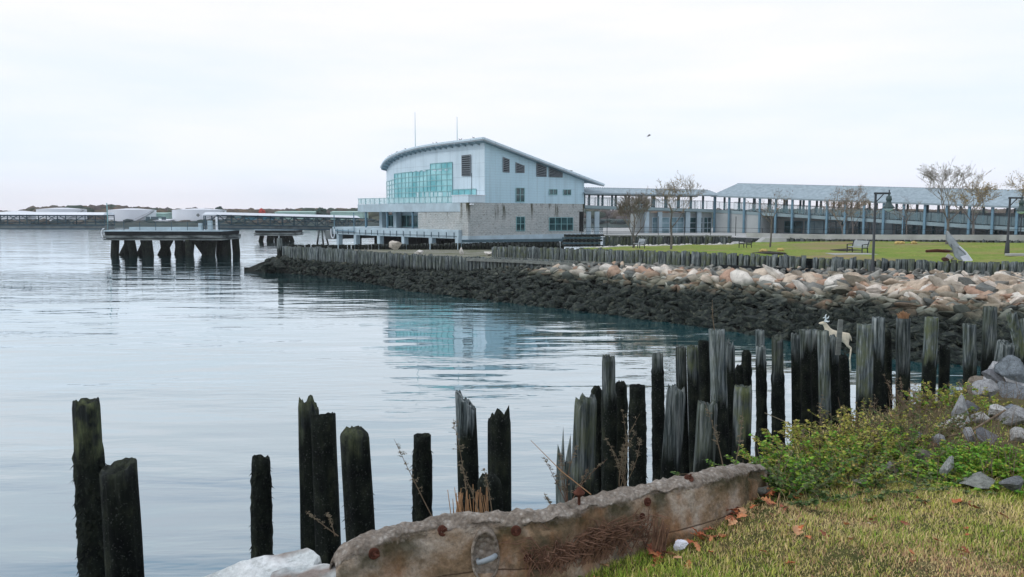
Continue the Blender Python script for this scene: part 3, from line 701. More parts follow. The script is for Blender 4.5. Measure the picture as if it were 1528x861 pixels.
def win(pts, name, m, frame='mullion', cols=2, rows_=2, w=.07, parent=bld, off=.03, flip=False):
    """pts: four local corners (bl, br, tr, tl)."""
    pts = [Vector(p) for p in pts]; n = (pts[1]-pts[0]).cross(pts[3]-pts[0]).normalized()
    if flip: n = -n
    P = [p+n*off for p in pts]; b = MB(); b.poly(P); o = b.build(name, mat[m], parent)
    f = MB()
    for i in range(cols+1):
        q = i/cols; f.bar(P[0].lerp(P[1], q)+n*.03, P[3].lerp(P[2], q)+n*.03, w, .06, up=n)
    for i in range(rows_+1):
        q = i/rows_; f.bar(P[0].lerp(P[3], q)+n*.034, P[1].lerp(P[2], q)+n*.034, w*.96, .05, up=n)
    f.build('frame', mat[frame], o); return o
def gwin(x0, x1, y0, y1, **k):
    return win([gable(x0, y1), gable(x1, y1), gable(x1, y0), gable(x0, y0)], 'window', 'glass_dark', **k)
gwin(769.5, 782, 280.5, 301); gwin(819, 831, 282.5, 290.5, cols=2, rows_=1); gwin(840, 851.5, 283, 291, cols=2, rows_=1)
gwin(770, 782.5, 323.5, 344.5); gwin(819, 854.5, 324.5, 344, cols=4, rows_=2)
def louver(c4, n_=8):
    c4 = [Vector(p) for p in c4]; n = (c4[1]-c4[0]).cross(c4[3]-c4[0]).normalized(); P = [p+n*.03 for p in c4]; b = MB(); b.poly(P); o = b.build('louver_vent', mat['louver'], bld); s = MB()
    for i in range(n_):
        q = (i+.5)/n_; a, c = P[0].lerp(P[3], q), P[1].lerp(P[2], q)
        s.bar(a+n*.06, c+n*.06, .13*(P[3]-P[0]).length/ n_*2, .03, up=n)
    for i in range(2): s.bar(P[0].lerp(P[1], .02+.96*i)+n*.07, P[3].lerp(P[2], .02+.96*i)+n*.07, .06, .04, up=n)
    s.build('blade_row', mat['slat'], o)
louver([gable(750, 257), gable(759.5, 257.5), gable(759.5, 237.5), gable(750, 234)], 8)
louver([gable(769, 258), gable(782, 258), gable(782, 247), gable(769, 242)], 6)
louver([gable(800, 263.5), gable(815, 264), gable(815, 249), gable(800, 243)], 7)
louver([gable(818.5, 264.5), gable(839, 265), gable(839, 257.5), gable(818.5, 249.5)], 6)
def on_curve(px, py):         # point of the curved wall under a picture point
    best = None
    for v in np.arange(0, vmax+.01, .05):
        d = abs(proj(toW(uw(v), v, 10))[0]-px)
        if best is None or d < best[0]: best = (d, v)
    v = best[1]; p = toW(uw(v), v, 0); return Vector((uw(v), v, atY(px, py, p.y).z))
q = [on_curve(703.5, 263), on_curve(690, 263), on_curve(690, 232), on_curve(703.5, 230.5)]
louver([p+Vector((-.04, 0, 0)) for p in (q[1], q[0], q[3], q[2])], 10)
# curtain wall: panels follow the curve, stepped top
def curtain(px0, px1, n, ytop0, ytop1, ybot, m, nrow, name='curtain_wall'):
    pxs = np.linspace(px0, px1, n+1); b = MB(); f = MB()
    # near the silhouette step by arc length instead of by picture column
    A = [on_curve(px, ybot) for px in pxs]; T_ = [on_curve(px, np.interp(px, [px0, px1], [ytop0, ytop1])) for px in pxs]
    for i in range(n):
        dn = Vector((-(A[i+1]-A[i]).y, (A[i+1]-A[i]).x, 0)).normalized()
        if dn.x > 0: dn = -dn
        o4 = dn*.05; b.poly([A[i]+o4, A[i+1]+o4, T_[i+1]+o4, T_[i]+o4])
        f.bar(A[i]+o4*1.6, T_[i]+o4*1.6, .07, .06, up=dn)
        for r in range(nrow+1): f.bar(A[i].lerp(T_[i], r/nrow)+o4*1.7, A[i+1].lerp(T_[i+1], r/nrow)+o4*1.7, .05, .10)
    f.bar(A[-1]+o4*1.6, T_[-1]+o4*1.6, .07, .06)
    o = b.build(name, mat[m], bld); f.build('frame', mat['mullion'], o)
curtain(577.6, 589, 3, 271, 268, 303, 'glass_pale', 5)
curtain(589, 643, 10, 259.5, 253, 302.5, 'glass_teal', 6)
curtain(643, 675.5, 4, 244.5, 242, 302.3, 'glass_teal', 7)
curtain(675.5, 711, 4, 283, 282, 302.3, 'glass_teal', 2)
for px in (611, 618, 626, 634, 650, 658, 667): 
    b = MB(); a = on_curve(px-2.2, 257-(px-600)*.04); c = on_curve(px+2.2, 257-(px-600)*.04); n = Vector((-.12, 0, 0)); b.quad(a+n, c+n, c+n+Vector((0, 0, .12)), a+n+Vector((0, 0, .12))); b.build('ceiling_light', mat['panel'], bld)
for px, w in ((624, 3), (632, 2.5), (638, 4.5), (645, 4), (651, 4), (658, 6), (668, 2.5), (672, 2)):
    a, c = on_curve(px-w/2, 301), on_curve(px+w/2, 301); a2, c2 = on_curve(px-w/2, 287), on_curve(px+w/2, 287); n = Vector((-.10, 0, 0)); b = MB(); b.quad(a+n, c+n, c2+n, a2+n); b.build('pale_door_pane', mat['glass_pale'], bld)
# ground floor block and parapet
b = MB(); b.box(-2.5, 17, -.02, 1.5, 2.55, 6.6); b.box(-2.5, 17, 1.5, 10, 2.55, 5.5); b.build('brick_wall', mat['brick'], bld)
b = MB(); b.box(-2.6, 17.1, -.12, 1.4, 1.9, 2.75); b.build('plinth', mat['deckc'], bld)
b = MB(); b.box(-2.55, 0.02, -.06, 3, 6.62, 7.45); b.build('parapet', mat['panel'], bld)
b = MB(); b.box(-2.62, .06, -.12, 3.05, 7.45, 7.52); b.build('parapet_cap', mat['white'], bld)
b = MB(); b.box(-2.4, 3, 1.5, 8.4, 3.45, 5.55); b.build('brick_wall', mat['brick'], bld)
TV = 24.3
b = MB(); b.box(-2.52, 6, 1.5, TV, 5.55, 6.6); b.build('terrace_slab', mat['deckc'], bld, bevel=.03)
b = MB(); b.box(.6, 2, 8.4, 20.5, 3.45, 5.55); b.build('recessed_wall', mat['deckc'], bld)
for (p0, p1) in ((571, 589), (592, 624), (629, 648)):
    a, c = side(p0, 340, .6), side(p1, 340, .6)
    win([(0.6, a.y, 3.6), (0.6, c.y, 3.6), (0.6, c.y, 5.1), (0.6, a.y, 5.1)], 'window', 'glass_dark', cols=4, rows_=1, flip=False, off=.05)
for px in (569, 590, 627, 650):
    b = MB(); y = side(px, 330, -.4).y; b.box(-.5, .3, y-.35, y+.35, 3.45, 5.55); b.build('pier', mat['deckc'], bld)
for px in (546, 578, 616):
    b = MB(); y = side(px, 330, -2.2).y; b.box(-2.3, -2.1, y-.1, y+.1, 3.45, 5.55); b.build('steel_post', mat['bluepost'], bld)
# glass rail on the terrace
def glassy(name, c, fac):
    t = NT(name); tr = t.n('ShaderNodeBsdfTransparent'); ms = t.n('ShaderNodeMixShader'); ms.inputs[0].default_value = fac
    t.l(tr.outputs[0], ms.inputs[1]); t.l(t.b.outputs[0], ms.inputs[2]); t.l(ms.outputs[0], t.out.inputs[0]); return t.fin(c, .08, .5)
mat['railglass'] = glassy('rail_glass', (.55, .75, .78), .55)
b = MB(); b.quad((-2.45, 1.5, 6.65), (-2.45, TV-.1, 6.65), (-2.45, TV-.1, 7.35), (-2.45, 1.5, 7.35)); b.quad((-2.45, TV-.1, 6.65), (4, TV-.1, 6.65), (4, TV-.1, 7.35), (-2.45, TV-.1, 7.35)); o = b.build('glass_railing', mat['railglass'], bld)
b = MB()
for y in np.arange(1.6, TV, 1.15): b.box(-2.5, -2.44, y-.03, y+.03, 6.45, 7.4)
for x in np.arange(-2.4, 4, 1.15): b.box(x-.03, x+.03, TV-.13, TV-.06, 6.45, 7.4)
b.box(-2.5, -2.42, 1.5, TV, 7.34, 7.4); b.build('rail_frame', mat['mullion'], o)
# lower deck on columns
b = MB(); b.box(-3.0, 14, 1.2, 30.5, 2.4, 3.45); b.build('deck_slab', mat['deckc'], bld, bevel=.04)
b = MB(); b.box(-3.3, 6, 30.5, 32, 1.7, 2.9); b.build('pile_cap', mat['bridge_deck'], bld)
for px in (507, 533, 568, 604.5, 645.5, 685.5):
    y = max(1.5, min(31, side(px, 360, -2.7).y)); c = MB(); c.box(-3.05, -2.4, y-.3, y+.3, -1.2, 2.4); c.build('column', mat['deckc'], bld)
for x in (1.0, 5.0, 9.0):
    for y in np.arange(5, 31, 5): c = MB(); c.box(x-.3, x+.3, y-.3, y+.3, -1.2, 2.4); c.build('column', mat['dark'], bld)  # rear columns coloured near black, the deck's shade put into them
b = MB(); b.box(3, 14, 1.6, 28, -1, 2.39); b.build('underdeck_shade_block', mat['dark'], bld)  # block added as the dark void behind the columns, shade in its colour
for y in np.arange(2, 30, 1.5): b = MB(); b.box(-3.08, -3.02, y-.025, y+.025, 2.5, 3.15); b.build('pipe_hanger', mat['bridge'], bld)
b = MB(); b.box(-3.1, -3.03, 1.5, 29, 2.68, 2.72); b.build('pipe', mat['bridge'], bld)
b = MB(); b.tube([(-3.2, 29.6, 5.2), (-3.2, 29.6, 3.0), (-3.2, 24.2, 2.9), (-3.2, 24.2, 5.5)], .07, 8); b.build('drain_pipe', mat['bluepost'], bld)
b = MB(); b.tube([(-3.4, 30.2, 3.2)]+[(-3.4, 30.2-.5+.5*math.cos(a), 2.6-.75*math.sin(a)) for a in np.linspace(0, math.pi, 9)]+[(-3.4, 29.2, 3.2)], .08, 8); b.build('hose', mat['white'], bld)
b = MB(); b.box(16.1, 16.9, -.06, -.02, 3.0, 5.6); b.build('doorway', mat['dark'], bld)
for px, yt, yb in ((615.5, 167, 218), (677.5, 174, 209)):
    P = on_curve(px, yb); zt = atY(px, yt, toW(P.x, P.y, 0).y).z; b = MB(); zb = roofz(P.x+.5, P.y)-.1; b.tube([(P.x+.5, P.y, zb), (P.x+.5, P.y, zb+(zt-zb)*.5), (P.x+.5, P.y, zt)], [.05, .04, .025], 6); b.build('antenna', mat['mullion'], bld)
b = MB(); z = roofz(14.5, 0); b.box(13.2, 15.4, .6, 1.6, z-.4, z+.42); b.build('roof_vent', mat['bridge_deck'], bld)
b = MB(); b.tube([(-2.0, -.05, 7.5), (-2.0, -.05, 10.0)], .04, 6); b.build('vent_pipe', mat['bridge'], bld)
b = MB(); b.box(-2.35, -1.9, -.35, -.02, 6.35, 6.5); b.build('wall_lamp', mat['white'], bld)
# gulls on the roof edge
def gull(p, rz, label, s=1.0, name='gull'):
    prof = [(-.26, 0, .13, .012), (-.16, 0, .15, .05), (-.02, 0, .17, .085), (.1, 0, .21, .07), (.16, 0, .28, .045), (.2, 0, .31, .042), (.25, 0, .31, .025), (.31, 0, .30, .006)]
    b = MB(); b.tube([(x*s, y*s, z*s) for x, y, z, r in prof], [r*s for *_, r in prof], 8); b.tube([(0, .03*s, .1*s), (0.01, .03*s, 0)], .008*s, 4); b.tube([(0, -.03*s, .1*s), (0.01, -.03*s, 0)], .008*s, 4)
    o = b.build(name, mat['gull'], None, True); o.location = p; o.rotation_euler = (0, 0, rz); return tag(o, label, 'bird', 'gulls along the curved roof edge')
mat['gull'] = simple('gull_plumage', (.11, .11, .12), .8, .4, 12)
for i, px in enumerate((578.5, 581, 584.5, 592, 605, 646, 651, 686, 689, 707)):
    best = min(((abs(proj(toW(uw(v)-.8, v, 13))[0]-px), v) for v in np.arange(0, vmax, .1)))[1]; P = toW(uw(best)-.8, best, roofz(uw(best)-.8, best)+.02)
    gull(P, random.uniform(0, 6), 'tiny dark gull standing on the curved roof edge of the waterfront building', .6)
p = atY(968, 203, 60); b = MB(); b.tube([(-.15, 0, -.06), (-.03, 0, 0), (.09, 0, .06), (.17, 0, .09)], [.008, .035, .03, .008], 6)
for s in (1, -1): b.quad((-.02, 0, .01), (.06, 0, .04), (.07, s*.18, .12), (-.01, s*.17, .11)); b.quad((-.01, s*.17, .11), (.07, s*.18, .12), (0, s*.37, .07), (-.03, s*.36, .07))
o = b.build('gull', mat['gull']); o.location = p; tag(o, 'lone gull in flight in the sky right of the building', 'bird')

# ---------------------------------------------------------------- covered walkway (first level, then a long ramp down to the right)
W0, W1 = Vector((9.6, 106.6, 0)), Vector((29.0, 115, 0)); W2 = W1+Vector((26.3, -28, 0)); W3 = W1+Vector((26.3, -28, 0))*1.35
def walk(name, A, B, zf0, zf1, ze0, ze1, rise, n, label, hip=False, posts_down=True, Wd=5.0, second=True, ground=2.3):
    root = empty(name, (A.x, A.y, 0), math.atan2(B.y-A.y, B.x-A.x), label, 'walkway'); L_ = (B-A).length; s = L_/n
    z = lambda a, c, x: a+(c-a)*x/L_
    b = MB(); b.hexa([(0, -.1, zf0-.42), (L_, -.1, zf1-.42), (L_, Wd, zf1-.42), (0, Wd, zf0-.42)], [(0, -.1, zf0), (L_, -.1, zf1), (L_, Wd, zf1), (0, Wd, zf0)]); b.build('floor_slab', mat['walkslab'], root)
    # roof
    h0 = 2.0 if hip else 0; ym = Wd/2
    v = [(-.4, -.7, ze0), (L_+.4, -.7, ze1), (L_+.4, Wd+.7, ze1), (-.4, Wd+.7, ze0), (h0, ym, ze0+rise), (L_+.4, ym, ze1+rise)]
    b = MB(); b.poly([v[0], v[1], v[5], v[4]]); b.poly([v[3], v[4], v[5], v[2]]); b.poly([v[0], v[4], v[3]]); b.poly([v[1], v[2], v[5]]); b.poly([(x, y, q-.03) for x, y, q in (v[3], v[2], v[1], v[0])]); rf = b.build('roof', mat['walkroof'], root)
    b = MB(); b.bar((-.4, -.72, ze0-.1), (L_+.4, -.72, ze1-.1), .08, .2); b.bar((-.4, Wd+.72, ze0-.1), (L_+.4, Wd+.72, ze1-.1), .08, .2)
    k = int(L_/.35)
    for i in range(k+1): x = h0+(L_-h0)*i/k; b.box(x-.09, x+.09, ym-.09, ym+.09, z(ze0, ze1, x)+rise-.02, z(ze0, ze1, x)+rise+.08)
    b.build('trim', mat['walktrim'], rf)
    for i in range(n+1):
        x = i*s
        if posts_down: c = MB(); c.box(x-.12, x+.12, -.45, -.2, ground, z(ze0, ze1, x)-.02); c.build('front_post', mat['bluepost'], root)
        if i < n or not posts_down:
            for fx, fy in (((.0 if not posts_down else .55)*s, .05), ((.35 if second else 0)*s, Wd-.3)):
                c = MB(); xx = x+fx; c.box(xx-.11, xx+.11, fy, fy+.22, z(zf0, zf1, xx), z(ze0, ze1, xx)-.02); c.build('post', mat['darkpost'], root)
    for yy in (0.0, Wd-.1):
        b = MB(); b.quad((0, yy, zf0+.12), (L_, yy, zf1+.12), (L_, yy, zf1+1.1), (0, yy, zf0+1.1)); o = b.build('rail_panel', mat['railglass2'], root)
        b = MB(); b.bar((0, yy-.03, zf0+1.12), (L_, yy-.03, zf1+1.12), .05, .05)
        for i in range(n*2): x = (i+.5)*s/2; b.box(x-.02, x+.02, yy-.06, yy-.02, z(zf0, zf1, x), z(zf0, zf1, x)+1.1)
        b.build('rail', mat['darkpost'], o)
    return root
mat['railglass2'] = glassy('walkway_rail_panel', (.40, .62, .68), .24)
mat['walkslab'] = simple('painted_walkway_slab', (.25, .33, .35), .8, .15, .6, .2)
mat['walkroof'] = simple('grey_shingle_roof', (.29, .36, .40), .8, .22, 2.2, .2, 0, .02)
mat['walktrim'] = simple('grey_roof_trim', (.24, .30, .33), .7, .1, 2)
walk('covered_walkway', W0, W1, 6.45, 5.95, 8.05, 7.95, .75, 10, 'level covered walkway joining the building to the long ramp', posts_down=False, second=True, Wd=4.2)
walk('covered_ramp', W1, W3, 5.9, 3.12, 7.9, 5.45, 1.75, 22, 'long covered ramp with blue posts descending to the right behind the lawn', hip=True)
root = empty('walkway_piers', (0, 0, 0), 0, 'row of concrete piers carrying the level walkway beside the building', 'piers')
for px in (879, 892, 966, 985, 1027, 1043):
    t_ = 0; best = min(((abs(proj((W0.lerp(W1, k/100).x, W0.lerp(W1, k/100).y, 4))[0]-px), k) for k in range(101)))[1]; q = W0.lerp(W1, best/100)
    b = MB(); b.box(q.x-.3, q.x+.3, q.y+.2, q.y+.9, 2.2, 5.6); b.build('pier', mat['deckc'], root)
# glazed terminal under the walkway
mat['wallgrey'] = simple('grey_render', (.40, .43, .43), .8, .12, .5, .2); mat['blind'] = m_glass('reflective_window', (.10, .2, .24), (.34, .47, .52), .08, .5)
DA = math.atan2(W2.y-W1.y, W2.x-W1.x)
ter = empty('terminal_building', (W1.x, W1.y, 2.2), DA, 'long low terminal building with dark windows under the covered ramp', 'building')
b = MB(); b.box(-.5, 50, 4.6, 9, 0, 3.2); b.build('wall', mat['wallgrey'], ter)
b = MB(); b.box(0, 7.2, -.02, 4.6, .0, 3.15); b.build('rendered_bay', mat['wallgrey'], ter)
i = 0; x = 8.2
while x < 46:
    w = 2.6; m = 'glass_dark' if i % 3 != 1 else 'blind'; zt = 2.1 if x < 22 else 1.7
    win([(x, 4.55, .5), (x+w, 4.55, .5), (x+w, 4.55, zt), (x, 4.55, zt)], 'window', m, cols=2, rows_=2, parent=ter, frame='bluepost'); x += 3.0; i += 1
b = MB(); b.box(8, 49, 4.2, 4.5, -.1, .28); b.build('sill_band', mat['white'], ter)
ter2 = empty('entrance_pavilion', (W0.x+9.5, W0.y+5.4, 2.3), math.atan2(W1.y-W0.y, W1.x-W0.x), 'small glazed entrance pavilion under the level walkway', 'building')
b = MB(); b.box(0, 10.5, 0, 5, 0, 3.1); b.build('wall', mat['wallgrey'], ter2)
for x0, x1, m in ((.4, 3.2, 'blind'), (3.4, 5.6, 'blind'), (6.6, 8.9, 'glass_dark'), (9.1, 10.4, 'glass_dark')):
    win([(x0, -.02, .15), (x1, -.02, .15), (x1, -.02, 2.5), (x0, -.02, 2.5)], 'window', m, cols=2, rows_=3, parent=ter2, frame='panel')
# dark fence along the promenade under the ramp
f = empty('metal_fence', tuple(atY(1010, 352, 86)), 0, 'thin dark metal fence along the promenade under the ramp', 'fence'); o0 = f.location
P = [atY(px, y, Y) for px, y, Y in ((868, 352, 92), (1060, 352, 90), (1180, 356, 82), (1300, 357, 77), (1450, 358.5, 71), (1600, 360, 66))]
b = MB()
for a, c in zip(P, P[1:]):
    for dz in (.95, .5): b.bar(a-o0+Vector((0, 0, dz)), c-o0+Vector((0, 0, dz)), .035)
b.build('rail', mat['steel_dark'], f)
for a, c in zip(P, P[1:]):
    k = int((c-a).length/2.6)
    for i in range(k): q = a.lerp(c, i/k)-o0; b = MB(); hh = 2.2 if i % 2 else 1.0; b.box(q.x-.03, q.x+.03, q.y-.03, q.y+.03, q.z-.2, q.z+hh); b.build('post', mat['steel_dark'], f)

# ---------------------------------------------------------------- mooring platforms, footbridges
def dolphin(px0, px1, Y, zt, zb, depth, piles, label, r=.42, beams=3):
    a, c = atY(px0, 350, Y), atY(px1, 350, Y); root = empty('mooring_platform', ((a.x+c.x)/2, Y, 0), 0, label, 'mooring platform'); w = (c.x-a.x)/2; h = (zt-zb)/beams
    T_ = zt-zb; z = zb
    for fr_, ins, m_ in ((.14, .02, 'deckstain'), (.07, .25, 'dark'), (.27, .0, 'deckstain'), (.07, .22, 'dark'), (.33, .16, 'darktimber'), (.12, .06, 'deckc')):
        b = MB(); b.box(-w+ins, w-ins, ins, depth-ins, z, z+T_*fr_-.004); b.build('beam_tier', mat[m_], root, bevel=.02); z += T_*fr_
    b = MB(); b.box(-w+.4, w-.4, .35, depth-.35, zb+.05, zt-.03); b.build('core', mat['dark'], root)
    for (xt, yt, xb, yb) in piles:
        b = MB(); b.tube([(xt*w, yt*depth, zb+.1), ((xt+xb)/2*w, (yt+yb)/2*depth, (zb-1)/2), (xb*w, yb*depth, -1.2)], [r, r*1.02, r*1.05], 12); o = b.build('pile', mat['pile'], root, True); o.color = (.3, 2.2/5, .5, 1)
    return root, w
t = NT('stained_concrete'); n1 = t.noise(t.pos((.5, .5, 2.2)), 1, 6, .7); mat['deckstain'] = t.fin(t.ramp(n1, [(.35, (.025, .032, .032)), (.5, (.13, .15, .15)), (.68, (.27, .29, .28))]), .85, .15)
pl = []
for xt, xb in ((-.82, -.92), (-.70, -.80), (-.52, -.68), (-.36, -.38), (-.22, -.22), (-.12, -.22), (.04, 0.0-.35), (-.02, .0), (.12, .12), (.3, .38), (.46, .6), (.52, .52), (.62, .66), (.68, .68), (.78, .9), (.85, .82), (.93, .96)):
    pl.append((xt, random.uniform(.1, .9), xb*.98, random.uniform(.05, .95)))
for xt in (-.6, -.3, .2, .42, .74, -.9): pl.append((xt, random.uniform(.05, .3), xt, random.uniform(.05, .3)))
d1, w1 = dolphin(153.5, 331.5, 101, 3.25, 2.0, 7, pl, 'large mooring platform on thick black raking piles in the water at left', .48)
b = MB()
for x in np.linspace(-w1+.6, w1-.4, 8): b.box(x-.03, x+.03, .15, .21, 3.25, 4.3)
for z in (3.8, 4.28): b.bar((-w1+.6, .18, z), (w1-.4, .18, z), .04)
b.build('railing', mat['bridge'], d1)
b = MB(); b.box(-w1+2.6, w1-3.5, 1.5, 3.2, 3.25, 3.62); b.build('deck_curb', mat['deckc'], d1)
for x, wd, h, m in ((w1-.9, .22, 1.7, 'white'), (w1-1.8, .5, 1.2, 'deckc'), (w1-3.0, .4, .9, 'deckc'), (-w1+.35, .1, 3.4, 'mullion')):
    b = MB(); b.box(x-wd/2, x+wd/2, .6, .6+wd, 3.25, 3.25+h); b.build('equipment_post', mat[m], d1, bevel=.02)
b = MB(); b.tube([(-w1-.25, .3, 3.3)]+[(-w1+.05-.4*math.sin(a), .3, 2.9+.6*math.cos(a)) for a in np.linspace(0, math.pi, 8)], .06, 6); b.build('hose', mat['white'], d1)
dolphin(379, 441, 152, 2.3, 1.15, 6, [(-.75, .3, -.85, .2), (-.4, .3, -.48, .3), (-.15, .5, -.15, .5), (-.22, .2, -.3, .2), (.1, .5, .1, .5), (.25, .3, .3, .4), (.38, .5, .38, .5), (.6, .3, .85, .2)], 'smaller mooring platform on raking piles beyond the tip of the point', .42, 2)
tr = empty('pile_bent', tuple(atZ(480, 364.5, 0)), 0, 'three slim raking piles standing in open water left of the building deck', 'piles')
for xb, xt in ((-.95, -.35), (.35, .1), (1.35, .55)):
    b = MB(); b.tube([(xb, 0, -1), (xt, 0, 2.6)], .15, 8); o = b.build('pile', mat['pile'], tr, True); o.color = (.7, 1/5, 0, 1)
b = MB(); b.box(-.9, 1.1, -.3, .3, 2.5, 2.8); b.build('pile_cap', mat['deckc'], tr)
def bridge(A, B, zd0, zd1, zr0, zr1, n, label, W_=2.4, roof_to=1.0):
    root = empty('footbridge', (A.x, A.y, 0), math.atan2(B.y-A.y, B.x-A.x), label, 'footbridge'); L_ = (B.xy-A.xy).length; lp = lambda a, c, x: a+(c-a)*x/L_
    b = MB(); b.hexa([(0, 0, zd0-.5), (L_, 0, zd1-.5), (L_, W_, zd1-.5), (0, W_, zd0-.5)], [(0, 0, zd0), (L_, 0, zd1), (L_, W_, zd1), (0, W_, zd0)]); b.build('deck', mat['bridge_deck'], root)
    for y in (-.06, W_+.06):
        b = MB(); b.bar((0, y, zd0-.42), (L_, y, zd1-.42), .12, .16); b.bar((0, y, zd0+.06), (L_, y, zd1+.06), .1, .12); b.bar((0, y, zr0-.1), (L_, y, zr1-.1), .12, .14)
        for i in range(n+1): x = L_*i/n; b.bar((x, y, lp(zd0, zd1, x)), (x, y, lp(zr0, zr1, x)), .09)
        for i in range(n):
            x0, x1 = L_*i/n, L_*(i+1)/n
            if i % 2: b.bar((x0, y, lp(zr0, zr1, x0)), (x1, y, lp(zd0, zd1, x1)), .08)
            else: b.bar((x0, y, lp(zd0, zd1, x0)), (x1, y, lp(zr0, zr1, x1)), .08)
        for dz in (.4, .75, 1.05): b.bar((0, y, zd0+dz), (L_, y, zd1+dz), .035)
        b.build('truss', mat['bridge'], root)
    b = MB(); x1 = L_*roof_to; e1 = lp(zr0, zr1, x1); b.hexa([(0, -.4, zr0), (x1, -.4, e1), (x1, W_+.4, e1), (0, W_+.4, zr0)], [(0, .3, zr0+.34), (x1, .3, e1+.34), (x1, W_-.3, e1+.34), (0, W_-.3, zr0+.34)]); b.build('roof', mat['white'], root)
    return root
bridge(atY(-190, 340, 103), atY(157, 340, 103), 3.85, 3.80, 5.28, 5.16, 12, 'left covered truss footbridge running off the left edge from the mooring platform')
bridge(atY(324, 340, 103), atY(548, 340, 128), 3.85, 3.15, 5.2, 4.62, 13, 'right covered truss footbridge from the mooring platform to the building', roof_to=.93)
b = MB(); a = atY(305, 330, 104); b.box(a.x, a.x+2.4, 103.2, 105.8, 5.1, 5.28); b.build('landing_canopy', mat['white'])
o = bpy.data.objects['landing_canopy']; tag(o, 'thin flat white canopy at the right end of the large mooring platform', 'canopy')
for px in (306.5, 316): 
    q = atY(px, 330, 103.4); b = MB(); b.box(q.x-.05-0, q.x+.05, 103.4, 103.5, 3.25, 5.1); x = b.build('canopy_post', mat['bridge'], o)
# ---------------------------------------------------------------- park things: trees, lamps, benches, sculpture, deer
mat['bark'] = simple('grey_bark', (.13, .12, .11), .9, .3, 6); mat['twig'] = simple('brown_twig', (.19, .17, .14), .9, .3, 6)
def tree(px, py, Y, ytop, spread, label, seed, leaves=0, leafcol=((.30, .20, .07),), split=.3, twigs=1.0, upright=.5, low=.3, twigm='twig', rad=None, levels=6):
    rr = random.Random(seed); base = atY(px, py, Y); H = (atY(px, ytop, Y).z-base.z); root = empty('bare_tree', base, 0, label, 'tree')
    tb, cb_ = MB(), MB(); tips = []
    r0 = rad or H*.016
    def grow(p, d, ln, r, lv):
        n = 4; pts = [p]; q = p.copy(); dd = d.copy()
        for i in range(n):
            dd = (dd + Vector((rr.gauss(0, .10), rr.gauss(0, .10), rr.gauss(.03*upright*2, .06)))).normalized(); q = q+dd*(ln/n); pts.append(q.copy())
        (tb if lv <= 1 else cb_).tube(pts, [max(.008, r*(1-.45*i/n)) for i in range(n+1)], 7 if lv <= 1 else 4 if lv == 2 else 3, False)
        if lv >= levels: tips.append(q); return
        k = rr.choice([2, 3, 3]) if lv > 0 else rr.choice([4, 5])
        for j in range(k+ (1 if twigs > 1.2 and lv >= 2 else 0)):
            f = rr.uniform(.45, 1) if j else 1; s = pts[min(n, int(f*n+.5))]
            a = rr.uniform(0, 6.28); tilt = rr.uniform(.35, .8)*(1.15 if lv == 0 else 1); side_ = Vector((math.cos(a), math.sin(a), 0))
            nd = (dd*math.cos(tilt)+side_*math.sin(tilt)*spread+Vector((0, 0, .12*upright))).normalized()
            grow(s.copy(), nd, ln*rr.uniform(.58, .82), r*.55, lv+1)
            if lv >= 2: tips.append(s.copy())
    trunk_h = H*low; q0 = Vector((0, 0, -.2)); q1 = Vector((rr.uniform(-.1, .1), 0, trunk_h))
    tb.tube([q0, q0.lerp(q1, .5)+Vector((.04, 0, 0)), q1], [r0*1.25, r0, r0*.9], 8, False)
    ln = (H-trunk_h)*.34
    for j in range(4):
        a = j*1.57+rr.uniform(-.4, .4); tl = rr.uniform(.25, .7)*spread; grow(q1-Vector((0, 0, rr.uniform(0, trunk_h*.25))), Vector((math.cos(a)*math.sin(tl), math.sin(a)*math.sin(tl), math.cos(tl))), ln*rr.uniform(.85, 1.15), r0*.55, 1)
    zmax = float(np.percentile([v[2] for v in cb_.v], 98.5)); k = H/zmax
    tb.v = [(x*k**.5, y*k**.5, z*k) if z > 0 else (x, y, z) for x, y, z in tb.v]; cb_.v = [(x*k**.5, y*k**.5, z*k) for x, y, z in cb_.v]; tips = [Vector((t.x*k**.5, t.y*k**.5, t.z*k)) for t in tips]
    tb.build('trunk', mat['bark'], root, True); cb_.build('crown', mat[twigm], root)
    if leaves:
        tt = [rr.choice(tips) for _ in range(leaves)]; C0 = np.array([t[:] for t in tt])+rng.normal(size=(leaves, 3))*.12; sz = rng.uniform(.035, .075, leaves)
        a1 = rng.normal(size=(leaves, 3)); a1 /= np.linalg.norm(a1, axis=1)[:, None]; a2 = np.cross(a1, rng.normal(size=(leaves, 3))); a2 /= np.linalg.norm(a2, axis=1)[:, None]
        V = np.stack([C0+a1*sz[:, None], C0+a2*sz[:, None]*.6, C0-a1*sz[:, None], C0-a2*sz[:, None]*.6], 1).reshape(-1, 3); Fq = np.arange(leaves*4).reshape(-1, 4)
        cc = np.repeat(np.array([rr.choice(leafcol) for _ in range(leaves)])*rng.uniform(.7, 1.3, (leaves, 1)), 4, 0); np_mesh('foliage', V, Fq, mat['leaf'], root, col=cc)
    return root
gold = ((.34, .24, .09), (.28, .22, .08), (.38, .29, .13)); brn = ((.26, .18, .12), (.2, .14, .1))
tree(1001, 375, 60, 266, 1.1, 'tall bare tree standing on the lawn nearest the building', 11, 260, gold, rad=.075, low=.3)
tree(945, 371, 66, 290, .75, 'dense twiggy tree left of the tall bare tree, bushy from low down', 5, 500, ((.2, .15, .12), (.16, .12, .1)), twigs=2, low=.2, rad=.09)
tree(1148, 377, 61, 284, 1.3, 'thin young bare tree in a dark mulch ring on the lawn', 23, 60, brn, rad=.06, low=.42, levels=4)
tree(1257, 363, 71, 280, 1.0, 'small tree with pale brown leaves behind the slatted bench', 31, 900, ((.3, .22, .16), (.27, .2, .13)), rad=.06, low=.3)
